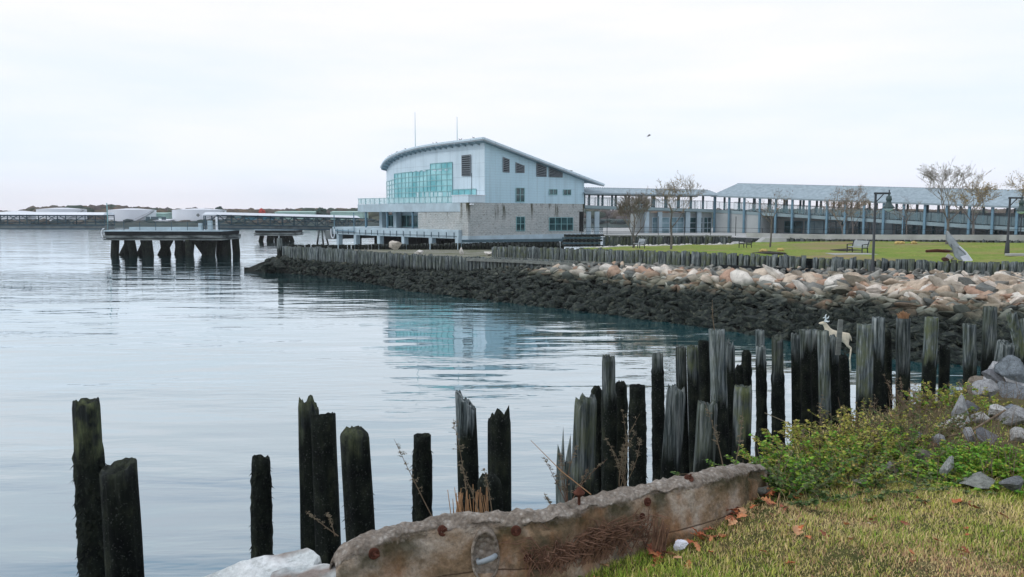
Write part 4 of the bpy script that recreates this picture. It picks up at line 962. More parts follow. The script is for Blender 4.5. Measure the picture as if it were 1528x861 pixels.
tree(1271, 363, 73.5, 284, 1.1, 'small tree with thin tan leaves beside the lamp post', 37, 800, ((.32, .25, .17), (.28, .22, .12)), rad=.06, low=.35)
tree(1411, 373, 60, 247, 1.3, 'largest spreading bare tree behind the winged sculpture', 37.8, 420, ((.12, .13, .09), (.2, .17, .09)), rad=.085, low=.3)
tree(1451, 365, 67, 265, 1.2, 'tree with a patch of golden leaves right of the largest bare tree', 47, 1500, gold, rad=.09, low=.3)
tree(1541, 368, 60, 250, 1.2, 'golden leaved tree cut off by the right edge', 53, 2200, gold, rad=.11, low=.3)
tree(1352, 364, 71, 296, 1.2, 'faint thin bare tree in front of the ramp between the two lamp posts', 59, 30, brn, rad=.045, low=.45, levels=4)
# mulch rings with pumpkins-coloured tufts
mat['mulch'] = simple('dark_mulch', (.03, .026, .018), .95, .5, 4)
def on_lawn(px, py):   # lawn height under a picture point, by marching
    for Y in np.arange(32, 82, .2):
        n_, f_ = rw(px), lawn_far(px); k = (Y-n_.y)/(f_.y-n_.y)
        if k < 0: continue
        z = (n_.z-.10)*(1-k)+f_.z*k; q = atY(px, py, Y)
        if q.z <= z+.001 or k >= 1: return Vector((q.x, Y, z))
for px, py, lab in ((1148, 377.5, 'dark mulch ring around the thin young bare tree'), (1411, 375, 'dark mulch ring around the largest bare tree'), (1262, 373.5, 'dark shaggy patch of mulch left of the slatted bench')):
    q = on_lawn(px, py); b = MB(); n = 22; vs = [(math.cos(2*math.pi*i/n)*1.05*random.uniform(.85, 1.1), math.sin(2*math.pi*i/n)*1.0, .012) for i in range(n)]
    for i in range(n): b.poly([(0, 0, .12), vs[i], vs[(i+1) % n]])
    o = b.build('mulch_ring', mat['mulch']); o.location = q; tag(o, lab, 'mulch ring')
mat['tuft'] = simple('straw_tuft', (.5, .36, .14), .9, .3, 12)
for px, py, lab in ((1139, 375.5, 'small yellow mum left of the young tree trunk'), (1165, 374, 'small yellow mum right of the young tree trunk'), (1340, 363, 'left small yellow mum at the far lawn edge'), (1345.5, 363, 'middle small yellow mum at the far lawn edge'), (1364, 363, 'right small yellow mum at the far lawn edge')):
    q = on_lawn(px, py+1.5); V, Fq, C = clumps([(0, 0, .12), (.1, 0, .10), (-.1, .05, .09)], [(.13, .13, .12)]*3, [(.5, .38, .15)]*3, 2, .35); o = np_mesh('flower_clump', V, Fq, mat['foliage_a'], col=C); o.location = q; tag(o, lab, 'flower clump')
# lamps
def lamp(px, pyb, Y, ytop, zb, label):
    p = atY(px, pyb, Y); H = atY(px, ytop, Y).z-(zb if zb is not None else p.z); root = empty('street_lamp', (p.x, Y, zb if zb is not None else p.z), 0, label, 'street lamp', 'black bell lamps on the lawn')
    b = MB(); b.tube([(0, 0, -.3), (0, 0, .02), (0, 0, .6), (0, 0, .65), (0, 0, H)], [.13, .13, .10, .065, .055], 12); b.build('pole', mat['steel_dark'], root, True)
    b = MB(); b.bar((-.08, 0, H-.05), (.72, 0, H-.05), .07, .09); b.bar((0, 0, H-.5), (.4, 0, H-.07), .04, .04); b.tube([(.66, 0, H-.1), (.66, 0, H+.12)], .03, 6); b.build('arm', mat['steel_dark'], root)
    s = MB(); s.tube([(.66, 0, H-.05), (.66, 0, H-.17), (.66, 0, H-.2), (.66, 0, H-.38), (.66, 0, H-.42), (.66, 0, H-.6), (.66, 0, H-.72), (.66, 0, H-.78)], [.05, .05, .12, .14, .10, .17, .27, .30], 16, True); s.build('lamp_shade', mat['shade'], root, True)
    s = MB(); s.tube([(.66, 0, H-.77), (.66, 0, H-.86), (.66, 0, H-.93)], [.22, .19, .05], 12); s.build('lens', mat['glass_pale'], root, True)
mat['shade'] = simple('dark_bronze_green', (.03, .06, .06), .45, .15, 4, .5)
lamp(1302, 404, 39.8, 287, 2.2, 'black bell lamp post rising in front of the pile bulkhead by the bench')
q = on_lawn(1502.5, 378.5); lamp(1502.5, 378.5, q.y, 294, q.z, 'black bell lamp post on the lawn at the right edge')
# benches
def bench(px, py, rz, label, m, q=None, s=1.0):
    q = q or on_lawn(px, py); root = empty('park_bench', q, rz, label, 'bench', 'park benches on the lawn'); root.scale = (s, s, s)
    for x in (-.78, .78):
        b = MB(); b.bar((x, -.25, 0), (x, -.25, .62), .05, .06); b.bar((x, .25, 0), (x, .2, .45), .05, .06); b.bar((x, .2, .4), (x, .36, .92), .05, .05); b.bar((x, -.28, .62), (x, .28, .66), .06, .05); b.bar((x, -.25, .38), (x, .25, .38), .05, .05); b.build('leg', mat['steel_dark'], root)
    b = MB()
    for i in range(6): y = -.24+i*.085; b.box(-.85, .85, y, y+.07, .42+.003*i, .45+.003*i)
    b.build('seat', mat[m], root)
    b = MB()
    for i in range(5): z = .5+i*.085; y = .235+(z-.45)*.3; b.hexa([(-.85, y, z), (.85, y, z), (.85, y+.03, z), (-.85, y+.03, z)], [(-.85, y+.02, z+.07), (.85, y+.02, z+.07), (.85, y+.05, z+.07), (-.85, y+.05, z+.07)])
    b.build('backrest', mat[m], root); return root
mat['slatgrey'] = simple('grey_bench_slats', (.33, .37, .40), .6, .1, 3); mat['darkslat'] = simple('dark_bench_slats', (.05, .055, .06), .6, .1, 3)
bench(1279, 377.5, R(-72), 'slatted pale grey bench on its concrete pad left of the lamp post', 'slatgrey', s=.82)
bench(1112, 370.5, R(-80), 'dark bench seen almost end on at the left part of the lawn', 'darkslat', s=.78)
bench(953, 372, R(-75), 'grey bench at the far left end of the lawn beside the twiggy tree', 'slatgrey', atY(953, 371, 64), s=.85)
q = on_lawn(1276, 379.5); b = MB(); b.box(-1.4, 1.1, -.9, .6, -.1, .03); o = b.build('bench_pad', mat['conc']); o.location = q+Vector((0, .3, 0)); tag(o, 'small concrete pad under the slatted bench', 'concrete pad')
# winged sheet metal sculpture
sq = atY(1428, 390, 36.6); sc_m = simple('brushed_sheet_metal', (.20, .23, .23), .35, .35, 3, .5, .4); mat['sheet'] = sc_m
root = empty('sculpture', (sq.x, 37.0, rw(1428).z-.1), 0, 'tall winged sheet metal sculpture standing behind the lawn bulkhead', 'sculpture')
g = root.location
def P3(px, py, dy=0): return atY(px, py, 37.0+dy)-g
def fin(outline, bulge, name):
    n = len(outline)//2; L_ = outline[:n]; R_ = outline[n:][::-1]; b = MB(); rows = []
    for i in range(n):
        row = []
        for k in range(7):
            t = k/6; px = L_[i][0]*(1-t)+R_[i][0]*t; py = L_[i][1]*(1-t)+R_[i][1]*t; row.append(P3(px, py, bulge*.3*math.sin(math.pi*t)+.35*t))
        rows.append(row)
    for i in range(n-1):
        for k in range(6): b.quad(rows[i][k], rows[i+1][k], rows[i+1][k+1], rows[i][k+1])
    o = b.build(name, mat['sheet'], root, False); s = o.modifiers.new('thick', 'SOLIDIFY'); s.thickness = .03; return o
fin([(1412, 345), (1412, 357), (1417, 366), (1422, 372), (1432, 367), (1425, 357), (1418, 349), (1414.5, 344.5)], -.14, 'upper_fin')
fin([(1420.5, 364), (1422, 374), (1425, 383), (1431, 388), (1450, 389), (1441, 378), (1432, 370), (1422, 363.5)], -.22, 'lower_fin')
b = MB(); b.poly([P3(1433, 383, -.4), P3(1443, 380, -.35), P3(1449, 389.5, -.3), P3(1437, 389.5, -.4)]); o = b.build('wing_plate', mat['white'], root); s = o.modifiers.new('thick', 'SOLIDIFY'); s.thickness = .04
b = MB(); b.tube([P3(1431, 368, .3), P3(1441, 377, .35), P3(1450, 389, .3)], .05, 6); b.build('edge_rod', mat['white'], root)
dry_rock(1417, 384, 0, 15, 11, (.45, .44, .41), 'pale grey boulder at the foot of the winged sculpture', 37.8, seed=61)
dry_rock(1410.5, 386, 0, 11, 8, (.10, .05, .035), 'small dark red brown stone left of the winged sculpture', 37.2, seed=62)
q = on_lawn(1392, 377.5); b = MB(); b.tube([q+Vector((-.4, 0, .1)), q+Vector((.3, .1, .13)), q+Vector((1.0, 0, .08))], [.08, .1, .06], 8); o = b.build('log', mat['rust'], None, True); tag(o, 'short reddish log lying on the lawn left of the sculpture', 'log')
q = on_lawn(1521, 382); b = MB(); b.box(-.6, .8, -.2, .3, 0, .12); o = b.build('stone_slab', mat['conc'], bevel=.02); o.location = q; tag(o, 'flat pale slab on the lawn at the right edge', 'stone slab')

# deer figure on the rocks behind the pilings
def skin(name, nodes, edges, m, parent=None, sub=2, loc=(0, 0, 0)):
    me = bpy.data.meshes.new(name); me.from_pydata([n[0] for n in nodes], edges, []); me.update(); o = link_mesh(name, me, m, parent); o.location = loc
    md = o.modifiers.new('skin', 'SKIN'); md.use_smooth_shade = True
    for v, n in zip(me.skin_vertices[0].data, nodes): v.radius = (n[1], n[2] if len(n) > 2 else n[1])
    me.skin_vertices[0].data[0].use_root = True
    s = o.modifiers.new('sub', 'SUBSURF'); s.levels = s.render_levels = sub; return o
mat['deer'] = simple('cream_weathered_plastic', (.56, .50, .38), .7, .2, 8, .3, kind='obj'); mat['antler'] = simple('white_antler', (.66, .72, .72), .7, .1, 8)
DY = 29.6; A_ = atY(1262, 504, DY)
def D(px, py, dy=0): return tuple(atY(px, py, DY+dy)-A_)
nodes = [(D(1261, 503), .20, .19), (D(1252, 501), .17, .17), (D(1240, 499), .19, .18), (D(1236, 494), .14, .13), (D(1233, 487), .085, .09), (D(1229.5, 481.5), .095, .09), (D(1225, 482.2), .065, .05), (D(1221.5, 482.6), .035, .03), (D(1266, 500.5), .11, .1), (D(1269.5, 505), .035, .03), (D(1270.5, 509), .02, .02)]
ed = [(0, 1), (1, 2), (2, 3), (3, 4), (4, 5), (5, 6), (6, 7), (0, 8), (8, 9), (9, 10)]
def leg(att, pts):
    prev = att
    for p in pts: nodes.append(p); ed.append((prev, len(nodes)-1)); prev = len(nodes)-1
for dy in (-.10, .10):
    leg(0, [(D(1263, 510, dy), .10, .09), (D(1265, 516, dy), .05, .055), (D(1270, 520+dy*8, dy), .032, .035), (D(1268.5, 533, dy), .024, .024), (D(1267.5, 537, dy), .032, .03)])
    leg(2, [(D(1240, 508, dy), .075, .07), (D(1239.5, 515, dy), .042, .042), (D(1240, 522, dy), .034, .034), (D(1239, 533, dy), .024, .024), (D(1238, 537, dy), .032, .03)])
deer = empty('deer_statue', A_, 0, 'cream deer statue with white antlers facing left on the rocks behind the pilings', 'statue')
skin('body', nodes, ed, mat['deer'], deer)
for s in (-.06, .06):
    b = MB(); b.tube([D(1230.5, 480, s), D(1232.5, 476, s*2), D(1231.5, 472, s*3), D(1233, 469, s*3)], [.035, .03, .025, .012], 6)
    b.tube([D(1232.5, 476, s*2), D(1236, 474, s*3), D(1237, 471.5, s*3.5)], [.03, .022, .01], 6); b.tube([D(1231.8, 479, s*1.5), D(1235.5, 480, s*3.5), D(1238, 479, s*4)], [.035, .03, .01], 6); b.tube([D(1231.8, 473.5, s*2.5), D(1228, 474.5, s*3)], [.02, .01], 5); b.build('antler', mat['antler'], deer, True)

# ---------------------------------------------------------------- near ground
EDGE = [(-14, -3.0), (-5, 1.0), (-1.35, 2.9), (-.5, 3.55), (.3, 4.0), (1.4, 4.75), (2.3, 6.0), (3.7, 7.6), (6.6, 9.9), (11, 12.0), (17, 15.5), (23, 20), (28, 27), (31, 36), (36, 60)]
E_ = np.array(EDGE)
def edge_d(x, y):   # signed distance to the plateau edge, positive on the land side
    P = np.stack([x, y], -1)[..., None, :]; A = E_[:-1]; B = E_[1:]; d = B-A; t = np.clip(((P-A)*d).sum(-1)/(d*d).sum(-1), 0, 1)
    D_ = np.linalg.norm(P-(A+t[..., None]*d), axis=-1); k = D_.argmin(-1)
    a = A[k]; dd = d[k]; cr_ = dd[..., 0]*(np.asarray(y)-a[..., 1])-dd[..., 1]*(np.asarray(x)-a[..., 0])
    return np.take_along_axis(D_, k[..., None], -1)[..., 0]*np.where(cr_ > 0, -1, 1)
def ground_z(x, y):
    x = np.asarray(x, float); y = np.asarray(y, float); d = edge_d(x, y)
    zp = np.maximum(2.75, 3.80-.085*np.maximum(0, y-4.6)-.0*x) - .12*np.clip((.6-x)/1.2, 0, 1)*np.clip((4.2-y), 0, 1)
    zp = zp-.06*np.clip(1.5-x, 0, 1)*np.clip(4.9-y, 0, 1)
    zp = zp+.035*np.sin(x*1.9+.7)*np.sin(y*1.6)+.018*np.sin(x*5.1+y*3.3)
    dn = np.maximum(0, -d); z = zp-1.25*dn-.35*np.minimum(dn, .3); return np.maximum(z, -1.6)
def grid_axis(segs): return np.concatenate([np.arange(a, b, s) for a, b, s in segs])
gx = grid_axis([(-16, -2, .5), (-2, 8, .07), (8, 20, .3), (20, 70, 1.5)]); gy = grid_axis([(-12, 2, .7), (2, 9, .07), (9, 20, .3), (20, 62, 1.2)])
X, Yg = np.meshgrid(gx, gy); Z = ground_z(X, Yg); near = (X > -2) & (X < 9) & (Yg < 12); Z = Z+np.where(near, rng.normal(size=Z.shape)*.006, 0)
V = np.stack([X, Yg, Z], -1).reshape(-1, 3); nx = len(gx); I = np.arange(len(gy)-1)[:, None]*nx+np.arange(nx-1)[None, :]
Fq = np.stack([I, I+1, I+nx+1, I+nx], -1).reshape(-1, 4)
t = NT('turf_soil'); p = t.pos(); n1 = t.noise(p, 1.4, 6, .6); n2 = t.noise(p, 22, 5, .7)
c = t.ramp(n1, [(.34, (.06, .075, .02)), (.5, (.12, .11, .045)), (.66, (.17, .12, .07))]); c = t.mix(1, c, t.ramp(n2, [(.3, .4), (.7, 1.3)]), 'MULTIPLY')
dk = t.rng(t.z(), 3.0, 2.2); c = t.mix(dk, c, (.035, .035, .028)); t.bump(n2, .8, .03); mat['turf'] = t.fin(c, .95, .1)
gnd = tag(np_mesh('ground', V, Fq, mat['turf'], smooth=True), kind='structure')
def onG(px, py):          # nearest ground point under a picture point
    d = ray(px, py); ys = np.arange(2.2, 25, .03); P = np.outer(ys/d.y, np.array(d))+np.array([0, 0, CZ]); g_ = ground_z(P[:, 0], P[:, 1]); k = np.argmax(P[:, 2] <= g_)
    return Vector(P[k]) if P[k, 2] <= g_[k] else Vector(P[-1])
# ---------------------------------------------------------------- old pilings in the foreground
#  px top, y top, width, px low, y low, depth, style, greyness, tide z, moss, shaggy, label
PL = [
 (129, 599, 38, 142, 861, 9.0, 'rough', .05, 2.75, .8, 1, 'tall black piling with mossy top, farthest left in the water'),
 (176, 698, 50, 186, 861, 7.4, 'slant', .06, 2.9, .3, 0, 'thick hollow topped black piling beside the farthest left one'),
 (389, 684, 27, 391, 828, 10.0, 'rough', .0, 4.0, .3, 1, 'isolated short black piling with shaggy foot behind the white concrete slab'),
 (460, 602, 30, 464, 800, 10.2, 'jagged0', .12, 2.6, .4, 0, 'tall dark piling with crumbled top behind a shorter one'),
 (482, 620, 36, 490, 830, 9.3, 'slant', .03, 4.0, .4, 0, 'black piling with one raised top corner, just right of the tall crumbled one'),
 (528, 641, 44, 538, 800, 8.6, 'round', .06, 2.9, .5, 0, 'stout black piling with rounded top and mossy left side'),
 (630, 650, 26, 630, 772, 10.6, 'flat', .0, 4.0, .2, 1, 'flat topped slim black piling between the stout one and the split one'),
 (695, 588, 31, 701, 762, 10.4, 'split', 1.0, 2.55, .0, 0, 'pale grey split piling with tall splinter above a black foot'),
 (745, 618, 34, 746, 760, 9.9, 'jagged0', .03, 4.0, .3, 0, 'broad black piling with ragged notched top right of the split one'),
 (729, 711, 37, 733, 765, 8.6, 'round', .1, 3.0, 1.0, 0, 'short mossy stub in front of the ragged black piling'),
 (841, 675, 24, 842, 760, 7.4, 'spiky', .9, 2.4, .3, 0, 'small splintered grey green stump by the dead weed'),
 (874, 592, 34, 868, 742, 8.8, 'jagged0', .5, 2.4, .5, 0, 'leaning weathered green grey piling right of the splintered stump'),
 (908, 533, 20, 909, 735, 12.0, 'rough', .5, 2.7, .2, 1, 'tall slim piling with grey cap above shaggy black body'),
 (926, 571, 19, 925, 735, 12.4, 'round', .0, 4.0, .4, 1, 'shaggy round topped black piling touching the right of the slim grey capped one'),
 (890, 578, 17, 894, 735, 12.6, 'round', .0, 4.0, .3, 1, 'shaggy black piling half hidden left of the slim grey capped one'),
 (951, 576, 23, 952, 720, 11.8, 'flat', .05, 3.4, .5, 1, 'short shaggy black piling with flat top standing alone between gaps'),
 (981, 530, 17, 983, 715, 13.0, 'slant', .55, 3.0, .2, 1, 'tall dark piling with a leaning tip left of the grey ragged one'),
 (1009, 576, 28, 1000, 716, 9.2, 'jagged0', .65, 2.7, .1, 0, 'wide grey ragged piling leaning right in front of darker ones'),
 (1016, 519, 16, 1020, 690, 13.6, 'rough', .35, 2.6, .2, 0, 'dark piling behind the grey ragged one, left of a pair'),
 (1033, 519, 17, 1037, 695, 13.4, 'rough', .4, 2.7, .6, 0, 'dark piling behind the grey ragged one, right of a pair'),
 (1050, 509, 16, 1053, 690, 14.2, 'flat', .05, 4.0, .1, 0, 'flat topped black piling immediately left of the palest round one'),
 (1069.5, 492, 24, 1076, 690, 12.8, 'flat', 1.0, 2.35, .25, 0, 'palest round piling with clean flat top, a dry weed behind it'),
 (1089, 511, 14, 1090, 690, 14.0, 'jagged0', .8, 2.9, .1, 0, 'thin dark piling with white splintered tip right of the palest one'),
 (1056, 603, 30, 1050, 706, 8.6, 'rough', .6, 2.7, .3, 0, 'short grey stub close behind the wall under the palest piling'),
 (1109, 578, 27, 1106, 680, 10.6, 'rough', .55, 2.5, .9, 0, 'mossy flat topped stub between the palest piling and the broken one'),
 (1114, 524, 14, 1112, 640, 14.8, 'round', .0, 4.0, .8, 1, 'mossy round topped black piling far back left of the broken one'),
 (1103, 546, 12, 1103, 640, 14.4, 'round', .0, 4.0, .4, 1, 'low black stub far back beside the mossy round topped one'),
 (1133.5, 493, 13, 1135, 560, 14.3, 'flat', .95, .5, .1, 0, 'upper pale half of the broken piling'),
 (1135, 517, 14, 1137, 685, 13.7, 'rough', .95, 3.0, .1, 1, 'broken piling with white ring below its upper half'),
 (1160, 505, 17, 1162, 672, 13.4, 'slant', .3, 2.7, .3, 1, 'dark piling with notched tip left of the bright gap'),
 (1139, 643, 25, 1139, 690, 9.6, 'round', .0, 4.0, .3, 0, 'dark rounded stub low behind the wall end'),
 (1187, 500, 13, 1189, 672, 14.0, 'rough', .55, 2.9, .2, 0, 'dark piling first to the right of the bright gap'),
 (1201, 492.5, 16, 1204, 670, 14.3, 'flat', .7, 3.0, .2, 0, 'dark flat topped piling second to the right of the bright gap'),
 (1214, 492.5, 15, 1218, 665, 14.6, 'flat', .9, 3.0, .2, 0, 'flat grey topped piling tight behind the striped pale one'),
 (1228, 494, 17, 1232, 655, 13.4, 'flat', 1.0, 2.1, .4, 0, 'striped pale piling left of the deer statue'),
 (1243, 502, 15, 1247, 655, 14.6, 'rough', .9, 2.9, .1, 0, 'piling with white top directly below the deer statue neck'),
 (1258, 530, 15, 1262, 655, 15.0, 'round', .1, 4.0, .2, 1, 'low shaggy black piling under the deer statue hind legs'),
 (1291, 484.5, 23, 1289, 655, 13.4, 'flat', 1.0, 2.35, .8, 0, 'wide pale green topped piling right of the deer statue'),
 (1311, 474, 17, 1309, 650, 14.9, 'flat', 1.0, 2.85, .1, 0, 'pale topped piling behind the wide green one'),
 (1322, 498, 15, 1324, 650, 15.3, 'rough', .0, 4.0, .1, 0, 'black piling tucked right of the pale topped one'),
 (1348, 475, 19, 1347, 650, 14.9, 'flat', .55, 2.4, .1, 0, 'blue grey piling with an orange tuft growing on top'),
 (1390.5, 474, 19, 1383, 625, 15.8, 'flat', .9, 2.6, .9, 0, 'piling with yellow green lichen top, fourth from the right edge group'),
 (1410, 516, 15, 1408, 605, 15.9, 'jagged0', .7, 3.0, .0, 0, 'short ragged dark piling just right of the yellow lichen one'),
 (1447, 484, 18, 1448, 600, 16.4, 'flat', .8, 2.3, .3, 0, 'grey piling with a bright white left edge'),
 (1477, 458, 18.5, 1472, 600, 16.4, 'flat', .6, 2.5, .3, 0, 'tallest blue grey piling near the right edge'),
 (1509, 468, 14, 1527, 545, 17.2, 'rough', .9, 2.4, .9, 0, 'leaning green topped piling at the right edge'),
 (1501, 513, 23, 1487, 605, 14.8, 'slant', .85, 2.5, .1, 0, 'wide grey stub leaning left beside the grey boulders'),
 (1528, 476, 9, 1530, 560, 18.0, 'flat', .8, 2.3, .2, 0, 'thin piling cut by the right edge'),
]
def fore_pile(px, yt, w, pl_, yl, Y, style, grey, tide, moss, shag, label):
    top = atY(px, yt, Y); low = atY(pl_, yl, Y); k = (low-top)/(low.z-top.z); zb = -1.0
    if style == 'flat' and 'broken' in label and 'upper' in label: pass
    base = top + k*(zb-top.z); r = w/2*pmpp(Y)*1.0; lean = (top.x-base.x, 0)
    st = {'jagged0': 'jagged'}.get(style, style); H = top.z-zb
    n = 28; rows = max(26, int(H/.07)); V, Fc = pile_geo(r, 0, H, n, rows, st, lean, seed=int(px*3+yt), wob=.07, taper=.12)
    V = np.array(V)
    if style == 'jagged0':
        m = V[:, 2] > H-.0; pass
    if shag:
        f = V[:, 2]/H; d = V[:, :2]-np.outer(f, lean); nr = rng.random(len(V)); s = 1+np.where(V[:, 2] < min(H-.25, tide+1.0), .02+.17*nr, .0); V[:, :2] = np.outer(f, lean)+d*s[:, None]
    root = empty('piling', base, 0, label, 'piling', 'old timber pilings in the foreground water')
    me = bpy.data.meshes.new('timber'); me.from_pydata(V.tolist(), [], Fc); me.update(); me.polygons.foreach_set('use_smooth', [True]*len(me.polygons))
    o = link_mesh('timber', me, mat['pile'], root); o.color = (grey, min(tide, 4)/5, moss, 1)
    # ragged growth hanging on the wet part
    m = int((420 if shag else 130)*w/25); zt = min(H-.12, (tide+1.0-.15)); 
    zs = rng.random(m)**1.0*zt; a = rng.random(m)*2*math.pi; rad = r*(1.02+.10*(shag))*(1+.12*(1-zs/H)); sz = rng.uniform(.012, .045, m)*(1.3 if shag else .7)*r/.13
    c = np.stack([np.cos(a)*rad+lean[0]*zs/H, np.sin(a)*rad, zs], 1); out = np.stack([np.cos(a), np.sin(a), np.zeros(m)], 1); tan = np.stack([-np.sin(a), np.cos(a), np.zeros(m)], 1)
    V = np.stack([c+tan*sz[:, None]*.7-out*.02, c-tan*sz[:, None]*.7-out*.02, c+out*sz[:, None]*rng.uniform(.3, 1.1, m)[:, None]+np.array([0, 0, -1])*sz[:, None]*1.3], 1).reshape(-1, 3)
    np_mesh('seaweed', V, np.arange(m*3).reshape(-1, 3), mat['weed'], root)
    return root
piles = {}
for row in PL: piles[row[-1]] = fore_pile(*row)
# thin slat nailed across the deer's view
a, c = atY(1254.5, 477, 14.0), atY(1250, 530, 14.0); b = MB(); b.bar(c, a, .085, .04); o = b.build('plank', mat['waler'], bevel=.006); tag(o, 'narrow grey plank standing upright in front of the deer statue', 'plank')

# ---------------------------------------------------------------- concrete wall with bolts
path = [(508, 880, 3.80), (493, 850, 3.90), (493, 828, 3.96), (512, 806, 4.02), (545, 793, 4.04), (600, 777, 4.04), (650, 768, 4.04), (710, 762, 4.04), (770, 760, 4.04), (810, 758, 4.04), (850, 744, 4.04), (930, 724, 4.04), (1000, 713, 4.03), (1060, 697, 4.03), (1092, 692, 3.99), (1112, 692, 3.92), (1128, 700, 3.80), (1136, 715, 3.62)]
C_ = [atZ(px, py, z) for px, py, z in path]
Lc = np.cumsum([0]+[(C_[i+1]-C_[i]).length for i in range(len(C_)-1)]); NS = 260; Sx = np.linspace(0, Lc[-1], NS)
PP = np.stack([np.interp(Sx, Lc, [c[k] for c in C_]) for k in range(3)], 1)
for _ in range(6): PP[1:-1] = (PP[:-2]+2*PP[1:-1]+PP[2:])/4
prof = [(-.03, -1.2), (-.03, -.5), (-.02, -.10), (-.005, -.02), (.02, .0), (.045, .004), (.07, .0), (.09, -.008), (.105, -.020), (.113, -.036), (.118, -.075), (.122, -.11), (.127, -.15), (.132, -.19), (.138, -.225), (.155, -.235), (.16, -.27), (.168, -.33), (.18, -.5), (.22, -.9)]
# subdivide the profile
pr = []
for (a, c), (d, e_) in zip(prof, prof[1:]):
    for k in range(3): pr.append((a+(d-a)*k/3, c+(e_-c)*k/3))
pr.append(prof[-1]); V = []; 
for i in range(NS):
    tn = PP[min(i+1, NS-1)]-PP[max(i-1, 0)]; tn = Vector((tn[0], tn[1], 0)).normalized(); nr = Vector((tn.y, -tn.x, 0))
    sh = min(1, .35+i/26)
    for j, (a, c) in enumerate(pr):
        q = Vector(PP[i])+nr*a*(sh if a > 0 else 1)+Vector((0, 0, c))
        s_ = q*6; rough = 1 if 9 < j < 27 else .12
        q += nr*(mn.noise(s_)*.012*rough)+Vector((0, 0, (mn.noise(q*9)*.018+mn.noise(q*24)*.014+mn.noise(q*55)*.008)*rough))
        if 24 < j < 30: q -= nr*max(0, mn.noise(q*5+Vector((9, 0, 0))))*.06        # chipped arris
        V.append(tuple(q))
m = len(pr); Fq = [[i*m+j, i*m+j+1, (i+1)*m+j+1, (i+1)*m+j] for i in range(NS-1) for j in range(m-1)]
t = NT('stained_old_concrete'); p = t.pos(); n1 = t.noise(p, 2.6, 7, .65, .4); n2 = t.noise(p, 60, 6, .75); n3 = t.noise(p, 9, 6, .7); ns = t.noise(t.pos((5, 5, .9)), 1, 5, .6)
face = t.ramp(n1, [(.32, (.04, .045, .028)), (.42, (.14, .105, .065)), (.50, (.27, .19, .12)), (.58, (.38, .31, .24)), (.72, (.56, .52, .46))])
face = t.mix(t.math('MULTIPLY', t.rng(ns, .53, .68), .5), face, (.36, .15, .06))
face = t.mix(t.math('MULTIPLY', t.rng(n3, .56, .66), .5), face, (.06, .055, .04))
topc = t.ramp(n3, [(.3, (.13, .12, .10)), (.5, (.35, .32, .28)), (.7, (.58, .55, .50))]); vor = t.n('ShaderNodeTexVoronoi'); vor.inputs['Scale'].default_value = 42; t.l(p, vor.inputs[0])
topc = t.mix(t.rng(vor.outputs['Distance'], .1, .5), topc, t.mix(.5, topc, (.14, .10, .07)))
gn = t.n('ShaderNodeNewGeometry'); s3 = t.n('ShaderNodeSeparateXYZ'); t.l(gn.outputs['True Normal'], s3.inputs[0])
z = t.z(); va = t.n('ShaderNodeVertexColor', layer_name='Col').outputs[0]; up = t.rng(t.math('ADD', va, t.math('MULTIPLY', t.math('SUBTRACT', n3, .5), .22)), .475, .43)
cd_ = t.math('ABSOLUTE', t.math('SUBTRACT', t.math('ADD', va, t.math('MULTIPLY', t.math('SUBTRACT', n1, .5), .05)), .725)); face = t.mix(t.math('MULTIPLY', t.rng(cd_, .010, .003), .85), face, (.05, .03, .02))
olv = t.math('MULTIPLY', t.rng(va, .66, .50), t.rng(t.noise(p, 4.2, 5), .44, .56)); face = t.mix(t.math('MULTIPLY', olv, .85), face, (.045, .045, .022))
c = t.mix(up, face, topc); c = t.mix(t.math('MULTIPLY', t.rng(n1, .66, .72), .8), c, (.62, .6, .56)); c = t.mix(1, c, t.ramp(n2, [(.3, .6), (.7, 1.2)]), 'MULTIPLY')
t.bump(t.math('ADD', t.math('MULTIPLY', n2, .6), t.math('MULTIPLY', t.math('ADD', n3, vor.outputs['Distance']), t.math('ADD', .25, up))), .9, .012); mat['oldconc'] = t.fin(c, .92, .15)
wall = np_mesh('wall_face', V, Fq, mat['oldconc'], smooth=False, col=np.repeat((np.tile(np.arange(m)/m, NS))[:, None], 3, 1))
wr = empty('concrete_wall', C_[8], 0, 'long rust stained concrete seawall piece with rough chipped top and bolts', 'seawall'); wall.parent = wr; wall.location = -Vector(wr.location)
bvh = BVHTree.FromPolygons([Vector(v) for v in V], Fq)
def onW(px, py):
    d = ray(px, py).normalized(); h = bvh.ray_cast(Vector((0, 0, CZ)), d); return (h[0], h[1] if h[1].dot(d) < 0 else -h[1]) if h[0] else (None, None)
def put(b, name, m, p, n, spin=0):
    o = b.build(name, mat[m], wr, name not in ('washer', 'bolt')); q = n.to_track_quat('Z', 'Y'); o.rotation_euler = (q.to_matrix() @ Matrix.Rotation(spin, 3, 'Z')).to_euler(); o.location = p-Vector(wr.location); return o
for i, (px, py, s) in enumerate(((558, 826, 1.05), (660, 792, 1.0), (770, 792, .95), (788, 833, .8), (966, 749, .8), (1028, 714, .85), (958, 770, .6))):
    p, n = onW(px, py)
    if p is None: continue
    n = (n*1.0+Vector((0, -.25, 0))).normalized(); r = 8.2*s*pmpp(p.y*1.02)
    b = MB(); b.tube([(0, 0, -.01), (0, 0, r*.16), (0, 0, r*.24), (0, 0, r*.22)], [r*1.05, r*1.02, r*.86, r*.5], 20); w_ = put(b, 'washer', 'rust', p, n)
    b = MB(); b.tube([(0, 0, r*.1), (0, 0, r*.55)], r*.44, 6); b.tube([(0, 0, r*.5), (r*.1, 0, r*1.3), (r*(.5 if i == 0 else .12), 0, r*(1.7 if i == 0 else 1.35))], r*.22, 8); put(b, 'bolt', 'rust', p, n, i)
p, n = onW(864, 752)
